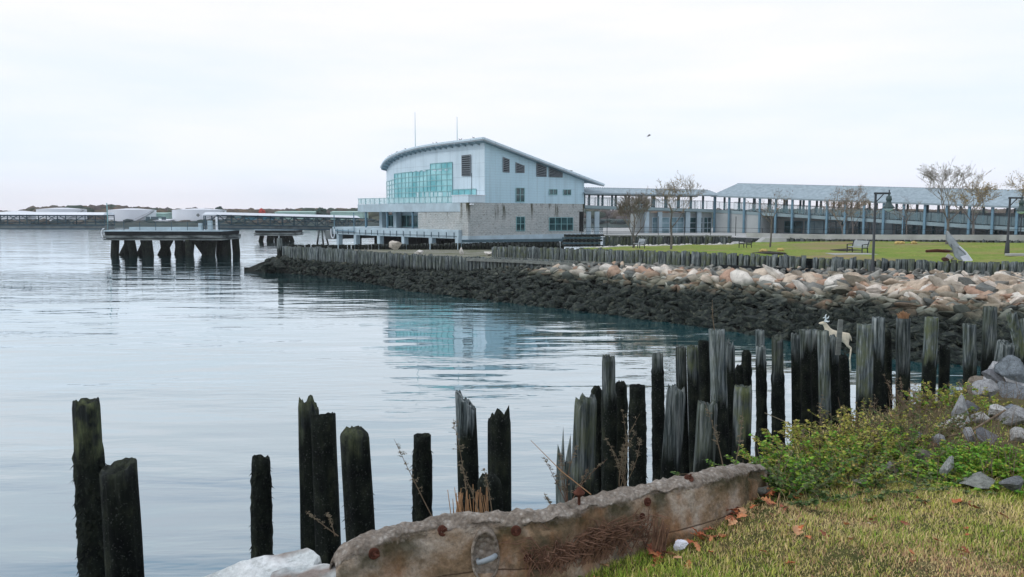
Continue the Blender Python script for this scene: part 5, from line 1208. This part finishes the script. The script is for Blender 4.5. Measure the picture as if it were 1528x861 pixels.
if p is not None:
    b = MB(); r = .028; b.tube([(0, 0, -.02), (0, 0, .05)], .007, 8); b.tube([(0, 0, .05), (0, 0, .058), (0, 0, .07), (0, 0, .085)], [r*.9, r, r*.6, r*.3], 12); put(b, 'bolt', 'rust', p, Vector((0, -.1, 1)).normalized())
# raised oval boss with iron bar
p, n = onW(724, 828)
if p is not None:
    n = (n+Vector((0, -.15, 0))).normalized(); b = MB(); k = pmpp(p.y); rx, ry = 21*k, 40*k; N2 = 36
    rings = [(1.08, -.012), (1.06, .018), (.98, .03), (.90, .028), (.88, .014), (.5, .012), (.02, .012)]
    for q_, (s, h) in enumerate(rings):
        for i in range(N2): a = 2*math.pi*i/N2; jit = 1+.02*mn.noise(Vector((math.cos(a)*3, math.sin(a)*3, q_))); b.v.append((math.cos(a)*rx*s*jit, math.sin(a)*ry*s*jit, h))
    for q_ in range(len(rings)-1):
        for i in range(N2): j = (i+1) % N2; b.f.append([q_*N2+i, q_*N2+j, (q_+1)*N2+j, (q_+1)*N2+i])
    o = put(b, 'oval_boss', 'oldconc', p, n)
    b = MB(); b.tube([(-rx*.55, -ry*.15, .01), (-rx*.5, -ry*.15, .05), (-rx*.2, -ry*.08, .06), (rx*.45, ry*.02, .055), (rx*.7, ry*.06, .04), (rx*.72, ry*.0, .01)], [.010, .011, .012, .013, .012, .010], 10); put(b, 'iron_bar', 'oldiron', p, n) if 'oldiron' in mat else put(b, 'iron_bar', 'slat', p, n)
# white broken slabs at the left end
def slab(pts, z, thick, label, seed, m='whiteconc'):
    top = [atZ(px, py, zz) for (px, py), zz in zip(pts, z)]; c = sum(top, Vector())/len(top); bm = bmesh.new()
    vs = [bm.verts.new(q-c) for q in top]; f = bm.faces.new(vs); r = bmesh.ops.extrude_face_region(bm, geom=[f]); 
    for g in r['geom']:
        if isinstance(g, bmesh.types.BMVert): g.co.z -= thick; g.co.x *= 1.06; g.co.y *= 1.06
    bmesh.ops.triangulate(bm, faces=bm.faces[:]); 
    bmesh.ops.bevel(bm, geom=bm.edges[:], offset=.012, segments=1, affect='EDGES'); bmesh.ops.triangulate(bm, faces=bm.faces[:]); bmesh.ops.subdivide_edges(bm, edges=bm.edges[:], cuts=5, use_grid_fill=True)
    for v in bm.verts: q = v.co*7+Vector((seed, 0, 0)); v.co += Vector((mn.noise(q), mn.noise(q+Vector((5, 0, 0))), mn.noise(q+Vector((0, 7, 0)))))*.016+Vector((0, 0, mn.noise(v.co*28)*.005))
    bmesh.ops.recalc_face_normals(bm, faces=bm.faces[:]); me = bpy.data.meshes.new('concrete_slab'); bm.to_mesh(me); bm.free()
    o = link_mesh('concrete_slab', me, mat[m]); o.location = c; return tag(o, label, 'concrete slab')
t = NT('whitish_concrete'); p = t.pos(); n1 = t.noise(p, 4, 6, .6); n2 = t.noise(p, 40, 6, .75); n3 = t.noise(p, 1.8, 4)
c = t.ramp(n1, [(.3, (.36, .40, .41)), (.5, (.56, .60, .60)), (.7, (.74, .76, .76))]); c = t.mix(t.math('MULTIPLY', t.rng(n3, .55, .62), .8), c, (.18, .12, .09)); c = t.mix(t.math('MULTIPLY', t.rng(t.noise(p, 14, 6, .7), .54, .62), .45), c, (.26, .28, .27)); c = t.mix(1, c, t.ramp(n2, [(.3, .75), (.6, 1.1)]), 'MULTIPLY'); t.bump(t.math('ADD', n1, n2), .7, .012); mat['whiteconc'] = t.fin(c, .85, .2)
slab([(262, 869), (305, 856), (352, 839), (405, 829), (458, 815), (482, 829), (473, 838), (470, 905), (270, 905)], [3.80, 3.82, 3.85, 3.86, 3.88, 3.88, 3.85, 3.8, 3.72], .25, 'long pale broken concrete slab sloping off the left end of the seawall', 1)
slab([(400, 858), (440, 845), (486, 838), (524, 851), (527, 905), (390, 905)], [3.86, 3.885, 3.905, 3.90, 3.86, 3.85], .22, 'smaller white concrete slab with a chipped corner touching the seawall nose', 2)

# ---------------------------------------------------------------- near rocks
GR = 'grey boulders at the right of the near bank'
def nrock(px, py, w, h, col, label, seed, rot=(0, 0, 0), lift=0, z=None, Y=None):
    p = onG(px, py) if Y is None else atY(px, py, Y); k = pmpp(p.y)*1.04; o = dry_rock(px, py, 0, w, h, col, label, p.y, seed, rot)
    o.location = (p.x, p.y+w*k*.2, p.z+h*k*.55); return o
G1, G2, G3 = (.45, .46, .47), (.68, .68, .66), (.25, .26, .28)
nrock(1505, 596, 95, 60, G1, 'large smooth grey boulder low at the right edge behind the others', 71, (0, R(-20), .3), Y=9.2)
for i_, (px, py, w, h, c_, lab) in enumerate(((1476, 603, 40, 30, G1, 'rounded grey rock left of the large smooth grey boulder'), (1492, 628, 34, 20, G2, 'pale angular rock wedged under the large smooth grey boulder'), (1519, 640, 36, 26, G1, 'grey rock between the bluish one and the right edge'), (1449, 622, 26, 18, G3, 'dark rock tucked right of the yellow green bush'),
    (1450, 664, 26, 18, G1, 'grey rock right of the broad pale flat rock'), (1480, 668, 30, 20, G3, 'dark grey rock behind the groundcover mat'), (1524, 665, 30, 22, G2, 'pale rock at the right edge above the groundcover'), (1402, 668, 24, 16, G1, 'grey rock left of the broad pale flat rock'), (1468, 636, 24, 16, G2, 'small pale rock above the dark grey one'), (1522, 586, 50, 40, (.25, .29, .32), 'upper grey boulder at the right edge nearest the water'), (1490, 583, 36, 24, G3, 'dark wet rock at the water side of the large smooth boulder'))):
    nrock(px, py, w*1.15, h*1.25, c_, lab, 200+i_, (0, .2*(i_ % 3-1), i_))
nrock(1523, 618, 70, 46, (.27, .3, .33), 'second large grey boulder cut by the right edge', 72, (0, 0, 1), Y=8.4)
nrock(1484, 618, 52, 22, (.42, .41, .40), 'flat pale pinkish grey rock below the large grey boulder', 73, Y=8.0)
nrock(1462, 601, 34, 40, (.30, .26, .21), 'brown pointed rock behind the yellow green bush', 74, (0, .2, 0), Y=9.5)
nrock(1436, 640, 30, 48, (.5, .52, .53), 'upright pointed pale rock with dark speckles', 75, (0, .15, .5), Y=6.8)
nrock(1424, 655, 62, 26, G2, 'broad pale flat rock below the pointed one', 76, (0, -.15, 0), Y=6.6)
nrock(1465, 652, 36, 30, G3, 'dark grey rock between the pale pointed and round ones', 77, Y=6.9)
nrock(1503, 646, 33, 30, (.52, .48, .45), 'rounded cream rock at the right of the near bank', 78, Y=6.9)
nrock(1497, 662, 48, 18, (.6, .6, .58), 'low white rock under the rounded cream one', 79, Y=6.7)
nrock(1512, 632, 44, 26, (.3, .34, .4), 'bluish speckled rock above the cream one', 80, Y=7.5)
nrock(1378, 671, 40, 26, G3, 'dark blue grey rock above the small leaning stone', 81, Y=6.2)
nrock(1378, 664, 26, 18, (.3, .3, .3), 'small grey rock at the top of the middle shrubs', 82, Y=6.5)
nrock(1382, 700, 42, 30, (.26, .24, .2), 'brown grey rock in the shrubs left of the white leaning stone', 83)
nrock(1368, 682, 16, 20, (.5, .52, .52), 'little pale upright stone above the brown grey rock', 84, Y=5.9)
nrock(1413, 722, 17, 42, (.55, .58, .55), 'white stone slab leaning right in the grass', 85, (0, R(32), .2))
nrock(1328, 716, 24, 26, (.42, .40, .40), 'small pinkish grey stone in the grass below the middle shrubs', 86)
nrock(1470, 735, 62, 22, (.40, .42, .38), 'low lichen covered grey rock under the bright green groundcover', 87)
nrock(1520, 742, 44, 34, (.28, .3, .31), 'grey rock in the grass cut by the right edge', 88)
nrock(1292, 727, 30, 8, (.5, .49, .42), 'flat pale stone lying in the grass left of the pinkish one', 89)
nrock(1140, 745, 26, 18, (.26, .27, .23), 'rough dark grey stone beside the fallen leaves at the wall end', 90)

# ---------------------------------------------------------------- plants
def tri_leaves(C0, A1, ln, wd, cols, droop=.2):
    """bent two-quad leaves: base C0, direction A1 (unit), length, width."""
    n = len(C0); up = np.array([0, 0, 1.0]); S = np.cross(A1, up+rng.normal(size=(n, 3))*.5); S /= np.linalg.norm(S, axis=1)[:, None]+1e-9
    mid = C0+A1*ln[:, None]*.5; tip = C0+A1*ln[:, None]-up*(ln*droop)[:, None]
    V = np.stack([C0, mid+S*wd[:, None], tip, mid-S*wd[:, None]], 1).reshape(-1, 3); return V, np.arange(n*4).reshape(-1, 4), np.repeat(cols, 4, 0)
def shrub(px, py, h, spread, n_stems, leafn, ln, cols, label, cat='shrub', Y=None, name='shrub', stemc='stem', lean=0, wd=.32, updir=.6):
    base = onG(px, py) if Y is None else Vector((atY(px, py, Y).x, Y, float(ground_z(atY(px, py, Y).x, Y))))
    root = empty(name, base, 0, label, cat); st = MB(); C0, A1, LN = [], [], []
    for i in range(n_stems):
        a = random.uniform(0, 6.28); q = random.random()**.5; b0 = Vector((math.cos(a)*q*spread*.55, math.sin(a)*q*spread*.4, 0)); b0.z = float(ground_z(base.x+b0.x, base.y+b0.y))-base.z-.01
        hh = .86*h*random.uniform(.4, 1.15)*(1-.35*q); out = Vector((math.cos(a)*q*spread*.5+lean, math.sin(a)*q*spread*.35, hh)); bend = Vector((random.gauss(0, .04), random.gauss(0, .04), 0))
        pts = [b0+out*t+bend*math.sin(t*3)*h*3 for t in (0, .35, .7, 1)]; st.tube(pts, [.004, .003, .0022, .0012], 3, False)
        for j in range(int(leafn*1.9)):
            t = random.uniform(.12, 1)**.8; k = min(2, int(t*3)); f = t*3-k; c = pts[k].lerp(pts[k+1], f) if k < 3 else pts[3]; aa = random.uniform(0, 6.28)
            C0.append(c); d = Vector((math.cos(aa), math.sin(aa), random.uniform(-.2, 1)*updir)).normalized(); A1.append(d); LN.append(.82*ln*random.uniform(.4, 1.5)*(1.15-.4*t))
    C0 = np.array([c[:] for c in C0]); A1 = np.array([a[:] for a in A1]); LN = np.array(LN); n = len(C0); cc = np.array([random.choice(cols) for _ in range(n)])*rng.uniform(.45, 1.05, (n, 1))
    st.build('stem', mat[stemc], root); V, Fq, C = tri_leaves(C0, A1, LN, LN*wd, cc); np_mesh('foliage', V, Fq, mat['leaf'], root, col=C); return root
YG = [(.50, .52, .08), (.58, .54, .12), (.36, .46, .08), (.58, .46, .16)]; BG = [(.18, .46, .05), (.30, .56, .06), (.15, .36, .05), (.42, .58, .08)]; DG = [(.08, .17, .05), (.12, .22, .06), (.19, .25, .10), (.24, .30, .12)]
RB = [(.16, .19, .07), (.22, .2, .08), (.24, .16, .08), (.13, .16, .06)]
SHR = [
 (1105, 722, .17, .45, 26, 26, .035, DG+YG[:1], 'pale leaved low weed clump rooting over the right end of the seawall'),
 (1150, 735, .20, .55, 34, 30, .035, DG, 'dark green low weed clump just right of the seawall end'),
 (1150, 700, .20, .5, 30, 30, .04, BG, 'bright green weed clump above the seawall end'),
 (1195, 725, .24, .55, 40, 30, .035, DG+BG, 'dark green weed clump above the fallen leaves'),
 (1205, 690, .28, .55, 40, 32, .035, YG+BG, 'yellow green weed clump above the dark green one'),
 (1245, 712, .26, .55, 36, 32, .033, YG+DG, 'mixed green weed clump in the middle of the shrub row'),
 (1250, 680, .42, .5, 40, 34, .033, YG, 'tallest yellow green bush in front of the bright gap'),
 (1290, 700, .32, .6, 40, 34, .033, YG+BG, 'yellow green bush left of the small pinkish grey stone'),
 (1300, 668, .40, .6, 40, 34, .032, RB+YG, 'olive bush with reddish tips behind the yellow green one'),
 (1345, 690, .30, .55, 34, 30, .033, DG+BG, 'dark green bush right of the olive one'),
 (1350, 655, .34, .6, 30, 26, .03, RB, 'dry olive brush below the orange tufted piling'),
 (1425, 612, .36, .5, 46, 30, .035, YG+BG[:1], 'round yellow green bush above the upright pointed rock'),
 (1395, 640, .24, .6, 30, 26, .03, RB+DG, 'olive brush left of the upright pointed rock'),
 (1430, 705, .17, .6, 60, 38, .03, BG+YG[:2], 'left end of the bright green groundcover mat'),
 (1475, 708, .16, .7, 70, 38, .03, BG, 'middle of the bright green groundcover mat'),
 (1515, 712, .17, .6, 60, 38, .03, BG+YG[:1], 'right end of the bright green groundcover mat'),
 (1400, 722, .16, .5, 26, 22, .03, DG, 'dark green weeds behind the white leaning stone'),
 (1305, 730, .12, .5, 24, 18, .03, DG, 'low dark weeds at the foot of the middle shrubs'),
 (1527, 700, .15, .5, 40, 34, .03, BG, 'bright groundcover tuft cut by the right edge'),
 (800, 856, .08, .3, 24, 16, .022, BG+DG, 'small green weeds growing at the foot of the seawall face'),
]
for s in SHR: shrub(*s)
# dead weeds
def dead_weed(px, py, toppx, toppy, Y, label, n=1, seedy=True, spread=.12, m='stem', thick=.0035, name='dead_weed', z0=None):
    base = atY(px, py, Y); root = empty(name, base, 0, label, 'dried weed'); st, sd_ = MB(), MB()
    tgt = atY(toppx, toppy, Y)-base; Ht = tgt.length
    for i in range(n):
        e_ = tgt+Vector((random.gauss(0, spread), random.gauss(0, spread), random.uniform(-.3, .05)*Ht*(i > 0)))
        side_ = Vector((random.uniform(-1, 1), random.uniform(-1, 1), 0))*Ht*.08
        pts = [e_*t+side_*math.sin(t*3.1) for t in np.linspace(0, 1, 7)]; st.tube(pts, [thick*(1-.75*k/6) for k in range(7)], 4, False)
        if seedy:
            for j in range(int(14+Ht*12)):
                t = random.uniform(.3, 1); k = min(5, int(t*6)); c = pts[k].lerp(pts[k+1], t*6-k); d = Vector((random.gauss(0, .6), random.gauss(0, .6), random.uniform(.2, 1))).normalized()*Ht*random.uniform(.04, .10)*(1.2-t*.7)
                st.tube([c, c+d*.6, c+d], [thick*.35, thick*.3, thick*.2], 3, False)
                for s in range(9):
                    cc = c+d*random.uniform(.3, 1)+Vector((random.gauss(0, .006), random.gauss(0, .006), 0)); r = random.uniform(.0012, .0028)
                    v, f = IC[1]; sd_.add((v*np.array((r, r, r*1.4))+np.array(cc)).tolist(), f.tolist())
    st.build('stem', mat[m], root)
    if seedy: sd_.build('seed_head', mat['seed'], root)
    return root
mat['seed'] = simple('dry_seed_head', (.17, .145, .10), .9, .4, 30); mat['reed'] = simple('orange_dead_reed', (.40, .24, .13), .9, .3, 20); mat['reedbrown'] = simple('brown_dead_stem', (.16, .09, .06), .9, .4, 20)
WD = [(652, 785, 588, 655, 4.4, 'arching dead weed leaning left in front of the flat topped slim piling'), (700, 775, 676, 625, 4.5, 'tall dead weed with seed heads beside the pale grey split piling'), (716, 768, 684, 690, 4.4, 'short dead weed at the foot of the pale grey split piling'),
      (505, 800, 456, 762, 4.1, 'dead weed leaning left in front of the two dark pilings at the seawall nose'), (500, 800, 488, 765, 4.1, 'tiny upright dead weed at the seawall nose'), (924, 735, 926, 610, 5.4, 'pale feathery dead weed before the slim grey capped piling'), (935, 733, 938, 660, 5.4, 'shorter feathery dead weed beside the pale one'),
      (848, 757, 845, 668, 4.8, 'brown dead weed growing out of the splintered stump'), (1012, 765, 1013, 760, 4.4, 'x'), (1080, 700, 1052, 600, 4.7, 'bent dead weed in front of the short grey stub'), (1098, 690, 1108, 615, 4.8, 'forked dead weed before the mossy flat topped stub'),
      (1195, 680, 1200, 640, 5.4, 'thin dead weed above the seawall end'), (1232, 660, 1228, 590, 6.2, 'dead weed beside the striped pale piling'), (1310, 650, 1306, 590, 6.6, 'dead weed with seeds before the pale topped piling'),
      (1345, 650, 1342, 560, 7.2, 'reddish cluster of dead weeds before the blue grey piling'), (1358, 650, 1362, 575, 7.2, 'second reddish cluster of dead weeds in the bright gap'), (1392, 640, 1396, 590, 7.6, 'dead weeds before the yellow lichen piling'), (1450, 600, 1450, 565, 9.0, 'small dead weeds before the grey piling with white edge'), (735, 770, 722, 700, 4.4, 'faint thin weed before the short mossy stub'), (826, 758, 812, 735, 4.6, 'tiny weed on the seawall top left of the splintered stump')]
for (a, c, d, e_, Y, lab) in WD:
    if lab == 'x': continue
    n = 9 if 'cluster' in lab else 6 if 'brown dead' in lab else 4 if ('feathery' in lab or 'weeds' in lab) else 1
    dead_weed(a, c, d, e_, Y, lab, n, True, .10 if n > 1 else .0, 'reedbrown' if 'reddish' in lab or 'brown dead' in lab else 'stem', .003 if n > 1 else .0035)
dead_weed(792, 775, 795, 765, 4.4, 'long bare stalk leaning left over the seawall before the splintered stump', 1, False, 0)
bpy.data.objects.remove([o for o in bpy.data.objects if o.get('label', '').startswith('long bare stalk')][0].children[0]); o = [o for o in bpy.data.objects if o.get('label', '').startswith('long bare stalk')][0]
b = MB(); q0 = atY(882, 738, 4.7); q1 = atY(792, 657, 4.7); b.tube([q0-o.location, (q0+q1)/2-o.location-Vector((0, 0, .02)), q1-o.location], [.0035, .003, .0015], 5); b.build('stem', mat['reed'], o)
b = MB(); q0 = atY(1215, 648, 6.2); q1 = atY(1141, 616, 6.2); b.tube([q0, (q0+q1)/2, q1], [.004, .004, .003], 5); tag(b.build('dead_stalk', mat['seed']), 'straight pale stalk crossing the bright gap between pilings', 'dried weed')
b = MB(); q0 = atY(1400, 655, 6.0); q1 = atY(1500, 612, 6.2); b.tube([q0, q0.lerp(q1, .5)+Vector((0, 0, -.05)), q1], [.006, .009, .008], 6); tag(b.build('driftwood_stick', mat['stem'], None, True), 'thin driftwood stick lying across the pale rocks', 'stick')
# reeds at the split piling, tuft and sprout on pile tops
root = empty('reed_tuft', atY(703, 768, 4.45), 0, 'orange dead reed stubble at the foot of the pale grey split piling', 'reeds'); b = MB()
for i in range(46): x = random.uniform(-.11, .10); h = random.uniform(.06, .17); y = random.uniform(-.03, .05); b.tube([(x, y, -.03), (x+random.gauss(0, .012), y, h)], [.003, .0018], 4)
b.build('stem', mat['reed'], root)
root = empty('dry_tuft', atY(1348, 474.5, 14.9), 0, 'orange dead grass tuft growing on top of the blue grey piling', 'tuft'); b = MB()
for i in range(220): a = random.uniform(0, 6.28); q = random.random(); l = random.uniform(.05, .13)*(1.15-.5*q); b.tube([(math.cos(a)*q*.09, math.sin(a)*q*.09, -.02), (math.cos(a)*(q*.09+l*.15*q), math.sin(a)*(q*.09+l*.15*q), l*.6), (math.cos(a)*(q*.10+l*.35*q), math.sin(a)*(q*.10+l*.35*q), l*1.0)], [.006, .005, .003], 3, False)
b.build('stem', mat['reed2'] if 'reed2' in mat else mat['reed'], root)
dead_weed(1066, 492, 1063, 448, 12.9, 'thin dry sprout growing on top of the palest round piling', 1, True, 0, 'stem', .008)
def footG(px, py):         # ground point under a picture point, kept in front of the seawall face
    q = onG(px, py); pw, nw_ = onW(px, py)
    if pw is not None and pw.y < q.y+.02:
        q = pw+Vector((nw_.x, nw_.y, 0)).normalized()*.07; q.z = float(ground_z(q.x, q.y))
    return q
# brown dead stems against the wall
root = empty('dead_stem_thicket', onG(880, 845), 0, 'tangle of brown dead stems leaning on the seawall face', 'dead stems'); b = MB(); g = Vector(root.location)
for i in range(420):
    px = random.triangular(770, 985, 890); py = np.interp(px, [770, 985], [862, 800])+random.uniform(-14, 18)-6; pw, nw_ = onW(px, py); q0_ = onG(px, py); q = (pw+nw_*.015 if pw is not None and pw.y < q0_.y else q0_)-g; l = random.uniform(.06, .17); a = random.uniform(-1.3, 1.3)
    b.tube([q, q+Vector((l*.5*math.sin(a), random.uniform(0, .03), l*.6)), q+Vector((l*math.sin(a), random.uniform(-.05, .0), l*random.uniform(.5, 1)))], [.0028, .0024, .0014], 3, False)
b.build('stem', mat['reedbrown'], root)
b = MB(); q = footG(968, 822); g = q; 
for i in range(26): x = random.uniform(-.03, .03); l = random.uniform(.10, .2); b.tube([(x, 0, -.02), (x+random.gauss(.01, .015), random.uniform(-.02, .02), l)], [.006, .003], 4)
o = b.build('broken_stump', mat['reedbrown']); o.location = q; tag(o, 'small splintered brown stump left of the white crumpled plastic', 'stump')
# crumpled white plastic
v, f = rock_arr(404, 4, 26, (1, .8, .75)); v = v+rng.normal(size=v.shape)*.03; me = bpy.data.meshes.new('plastic'); me.from_pydata(v.tolist(), [], f.tolist()); me.update()
mat['plastic'] = simple('white_plastic', (.78, .8, .88), .4, .06, 20, .4)
o = link_mesh('crumpled_plastic', me, mat['plastic']); q = footG(1002, 812); o.location = q+Vector((0, 0, .045)); o.scale = (.052, .045, .045); tag(o, 'crumpled white plastic litter lying in the grass by the seawall', 'litter')

# ---------------------------------------------------------------- grass blades
def blades(n, xr, yr, hmin, hmax, wmul, dens=None, name='grass', label='short mown grass, green mixed with straw, on the near bank', thresh=-.02, wide=None):
    x = rng.uniform(*xr, n*2); y = rng.uniform(*yr, n*2); d = edge_d(x, y)
    depth = y; vis = (np.abs(x) < y*.66+.25) if wide is None else (np.abs(x) >= y*.66+.2); keep = (d > thresh) & ((wide is not None) | (y < 4.75+.25*np.sin(x*3.1)+.2*np.sin(x*7.7)) | (thresh < -.05) | (rng.random(len(x)) < .10)) & ((x/y < .50) | (thresh > -.05)) & ((d < .95) | (thresh > -.05)) & vis & (rng.random(len(x)) < (np.clip((4.5/np.maximum(y, 3))**1.3, 0, 1) if wide is None else 1)); x, y = x[keep][:n], y[keep][:n]; n = len(x)
    z = ground_z(x, y)-.005; h = rng.uniform(hmin, hmax, n)*(1+.0*x); a = rng.random(n)*6.283; w = rng.uniform(.0009, .0021, n)*wmul*np.clip(y/4, 1, 2.2)
    pn = np.array([mn.noise(Vector((a_*1.1, b_*1.1, 0)))+.5*mn.noise(Vector((a_*4, b_*4, 5))) for a_, b_ in zip(x, y)]); pn2 = np.array([mn.noise(Vector((a_*.8+7, b_*.8, 9)))+.6*mn.noise(Vector((a_*3+7, b_*3, 2))) for a_, b_ in zip(x, y)])
    pn2 = pn2+.55*np.clip((3.75-y)/.5, 0, 1)*np.clip((x-.7)/.5, 0, 1)
    h = h*(1+.5*np.clip(pn, -.6, .8)); h = h*np.where(pn2 > .38, .65, 1)
    ln = rng.uniform(.2, 1.1, n)*h; dx, dy = np.cos(a)*ln, np.sin(a)*ln; sx_, sy_ = -np.sin(a)*w, np.cos(a)*w; B0 = np.stack([x, y, z], 1); S = np.stack([sx_, sy_, np.zeros(n)], 1)
    M_ = B0+np.stack([dx*.4, dy*.4, h*.6], 1); T_ = B0+np.stack([dx, dy, h*rng.uniform(.75, 1, n)], 1)
    V = np.stack([B0+S, B0-S, M_-S*.8, M_+S*.8, T_], 1).reshape(-1, 3); k = np.arange(n)*5; Q = np.stack([k, k+1, k+2, k+3], 1); T3 = np.stack([k+3, k+2, k+4, k+4], 1)
    g1, g2_, s1, s2 = np.array((.24, .38, .05)), np.array((.54, .55, .13)), np.array((.74, .60, .30)), np.array((.52, .31, .19))
    r = rng.random(n)+.55*pn; col = np.where((r > .62)[:, None], g1, np.where((r > .22)[:, None], g2_, s1)); straw = rng.random(n) < np.clip(.20+.9*pn2, 0.03, .9); col = np.where(straw[:, None], np.where(rng.random((n, 1)) < .6, s1, s2), col); col = col*rng.uniform(.7, 1.35, (n, 1))
    # quads and triangles in separate meshes would split the thing; use triangles throughout
    tri = np.concatenate([np.stack([k, k+1, k+2], 1), np.stack([k, k+2, k+3], 1), np.stack([k+3, k+2, k+4], 1)])
    o = np_mesh(name, V, tri, mat['grass'], col=np.repeat(col, 5, 0)); return tag(o, label, 'grass', kind='stuff')
blades(230000, (-.9, 5.2), (2.4, 7.6), .018, .045, 1.0)
blades(60000, (1.2, 8.5), (.3, 9), .018, .05, 1.9, label='short mown grass on the near bank beyond the right of the frame', wide=1)
blades(5200, (.8, 6), (4.3, 8.6), .05, .13, 1.0, label='longer loose grass among the shrubs and rocks', name='tall_grass', thresh=-.1)
# keep the long grass near the bank edge only
# ---------------------------------------------------------------- fallen oak leaves
def oak_leaf(seed, flat=1):
    r_ = random.Random(seed); n = 4; L_ = 1.0; pts = []
    prof_ = [(0, .03), (.14, .10), (.2, .30), (.28, .14), (.42, .42), (.52, .17), (.66, .38), (.74, .15), (.88, .22), (1.0, .02)]
    V = []; F_ = []
    for i, (a, w) in enumerate(prof_):
        c = .12*math.sin(a*3+seed)*r_.uniform(.5, 1.5); V += [(a, -w*r_.uniform(.85, 1.15), c+r_.uniform(.02, .16)*w*3), (a, 0, c), (a, w*r_.uniform(.85, 1.15), c+r_.uniform(.02, .16)*w*3)]
    for i in range(len(prof_)-1):
        k = i*3; F_ += [[k, k+1, k+4, k+3], [k+1, k+2, k+5, k+4]]
    me = bpy.data.meshes.new('oak_leaf'); me.from_pydata(V, [], F_); me.update(); me.materials.append(mat['oak']); return me
t = NT('dead_oak_leaf'); oi = t.n('ShaderNodeObjectInfo').outputs['Color']; n1 = t.noise(t.pos((1, 1, 1), 'obj'), 4, 4); c = t.mix(1, oi, t.ramp(n1, [(.3, .6), (.7, 1.3)]), 'MULTIPLY'); mat['oak'] = t.fin(c, .75, .25)
oaks = [oak_leaf(i) for i in range(6)]
lc = [(.42, .13, .05), (.34, .10, .045), (.48, .20, .09), (.26, .09, .05), (.5, .28, .15)]
def leaf_at(px, py, where, big=1.0):
    q = footG(px, py); o = bpy.data.objects.new('oak_leaf', random.choice(oaks)); COL.objects.link(o); s = random.uniform(.055, .09)*big; o.location = q+Vector((0, 0, .03)); o.scale = (s, s*.8, s)
    o.rotation_euler = (random.uniform(-.6, .6), random.uniform(-.5, .5), random.uniform(0, 6.28)); c = random.choice(lc); o.color = (*c, 1)
    tag(o, f'{"rusty orange" if c[0] > .4 else "dark reddish brown"} fallen oak leaf {where}', 'leaf', 'fallen oak leaves')
for i in range(16): leaf_at(random.uniform(1125, 1200), random.uniform(738, 764)-(0), 'in the drift below dark green weeds')
for i in range(10): leaf_at(random.uniform(1070, 1110), random.uniform(757, 785), 'in the drift at the seawall end')
for i in range(10): leaf_at(random.uniform(1010, 1075), random.uniform(790, 812), 'along the seawall foot right of the white litter')
for i in range(6): leaf_at(random.uniform(950, 985), random.uniform(812, 830), 'beside the splintered brown stump')
for px, py, w in ((867, 855, 'at the bottom edge below the dead stems'), (908, 855, 'at the bottom edge right of the first one'), (1243, 718, 'caught high in the green weeds'), (1250, 728, 'in the grass below the weeds'), (1218, 802, 'lying alone in the middle of the lawn'), (1190, 806, 'lying flat near the middle of the grass'), (1512, 722, 'on the grey rock by the right edge'), (1505, 716, 'on the bright groundcover by the right edge'), (1433, 750, 'standing upright in the grass at right'), (1385, 725, 'below the brown grey rock'), (1396, 688, 'among twigs above the brown grey rock'), (1365, 745, 'in the grass under the shrubs'), (1488, 770, 'in the grass at lower right'), (1463, 768, 'in the grass below the lichen rock'), (1285, 705, 'in the yellow green bush')):
    leaf_at(px, py, w, 1.15)
for i in range(20): leaf_at(random.uniform(1000, 1500), random.uniform(775, 850), random.choice(['loose on the near grass', 'curled in the short grass', 'in strawy grass'])+(' at lower right' if i % 2 else ' in the middle foreground'), .7)

# ---------------------------------------------------------------- dead stalks and leaf litter nobody could count
b = MB()
for i in range(1500):
    y = random.uniform(4.6, 8.6); x = random.uniform(.9, min(6.4, y*.68)); d = float(edge_d(x, y))
    if d < -.15: continue
    z = float(ground_z(x, y)); l = random.uniform(.08, .30); a = random.uniform(0, 6.28); up_ = random.uniform(.1, 1.0); q = Vector((x, y, z))
    e_ = Vector((math.cos(a)*l*(1.1-up_), math.sin(a)*l*(1.1-up_), l*up_)); b.tube([q, q+e_*.5+Vector((0, 0, l*.12)), q+e_], [.0024, .002, .001], 3, False)
tag(b.build('dead_stalks', mat['stem']), 'thin dead brown stalks tangled among the shrubs and pale rocks', 'dead stalks', kind='stuff')
n = 2600; y = rng.uniform(2.6, 6.2, n*2); x = rng.uniform(-.5, 4.4, n*2); k = (np.abs(x) < y*.67) & (edge_d(x, y) > .22); x, y = x[k][:n], y[k][:n]; n = len(x)
w_ = np.array([mn.noise(Vector((a_*1.3+4, b_*1.3, 3))) for a_, b_ in zip(x, y)]); k = rng.random(n) < np.clip(.35+1.4*w_, .06, 1); x, y = x[k], y[k]; n = len(x)
z = ground_z(x, y)+rng.uniform(.008, .035, n); C0 = np.stack([x, y, z], 1); a = rng.random(n)*6.28; A1 = np.stack([np.cos(a), np.sin(a), rng.uniform(-.3, .5, n)], 1); ln = rng.uniform(.008, .026, n)
cols_ = np.array([(.30, .17, .09), (.22, .12, .07), (.42, .28, .17), (.36, .16, .08), (.5, .4, .27)])[rng.integers(0, 5, n)]
V, Fq, C = tri_leaves(C0, A1, ln, ln*rng.uniform(.2, .55, n), cols_, .1); tag(np_mesh('leaf_litter', V, Fq, mat['grass'], col=C), 'crumbs of brown dead leaf scattered through the near grass', 'leaf litter', kind='stuff')
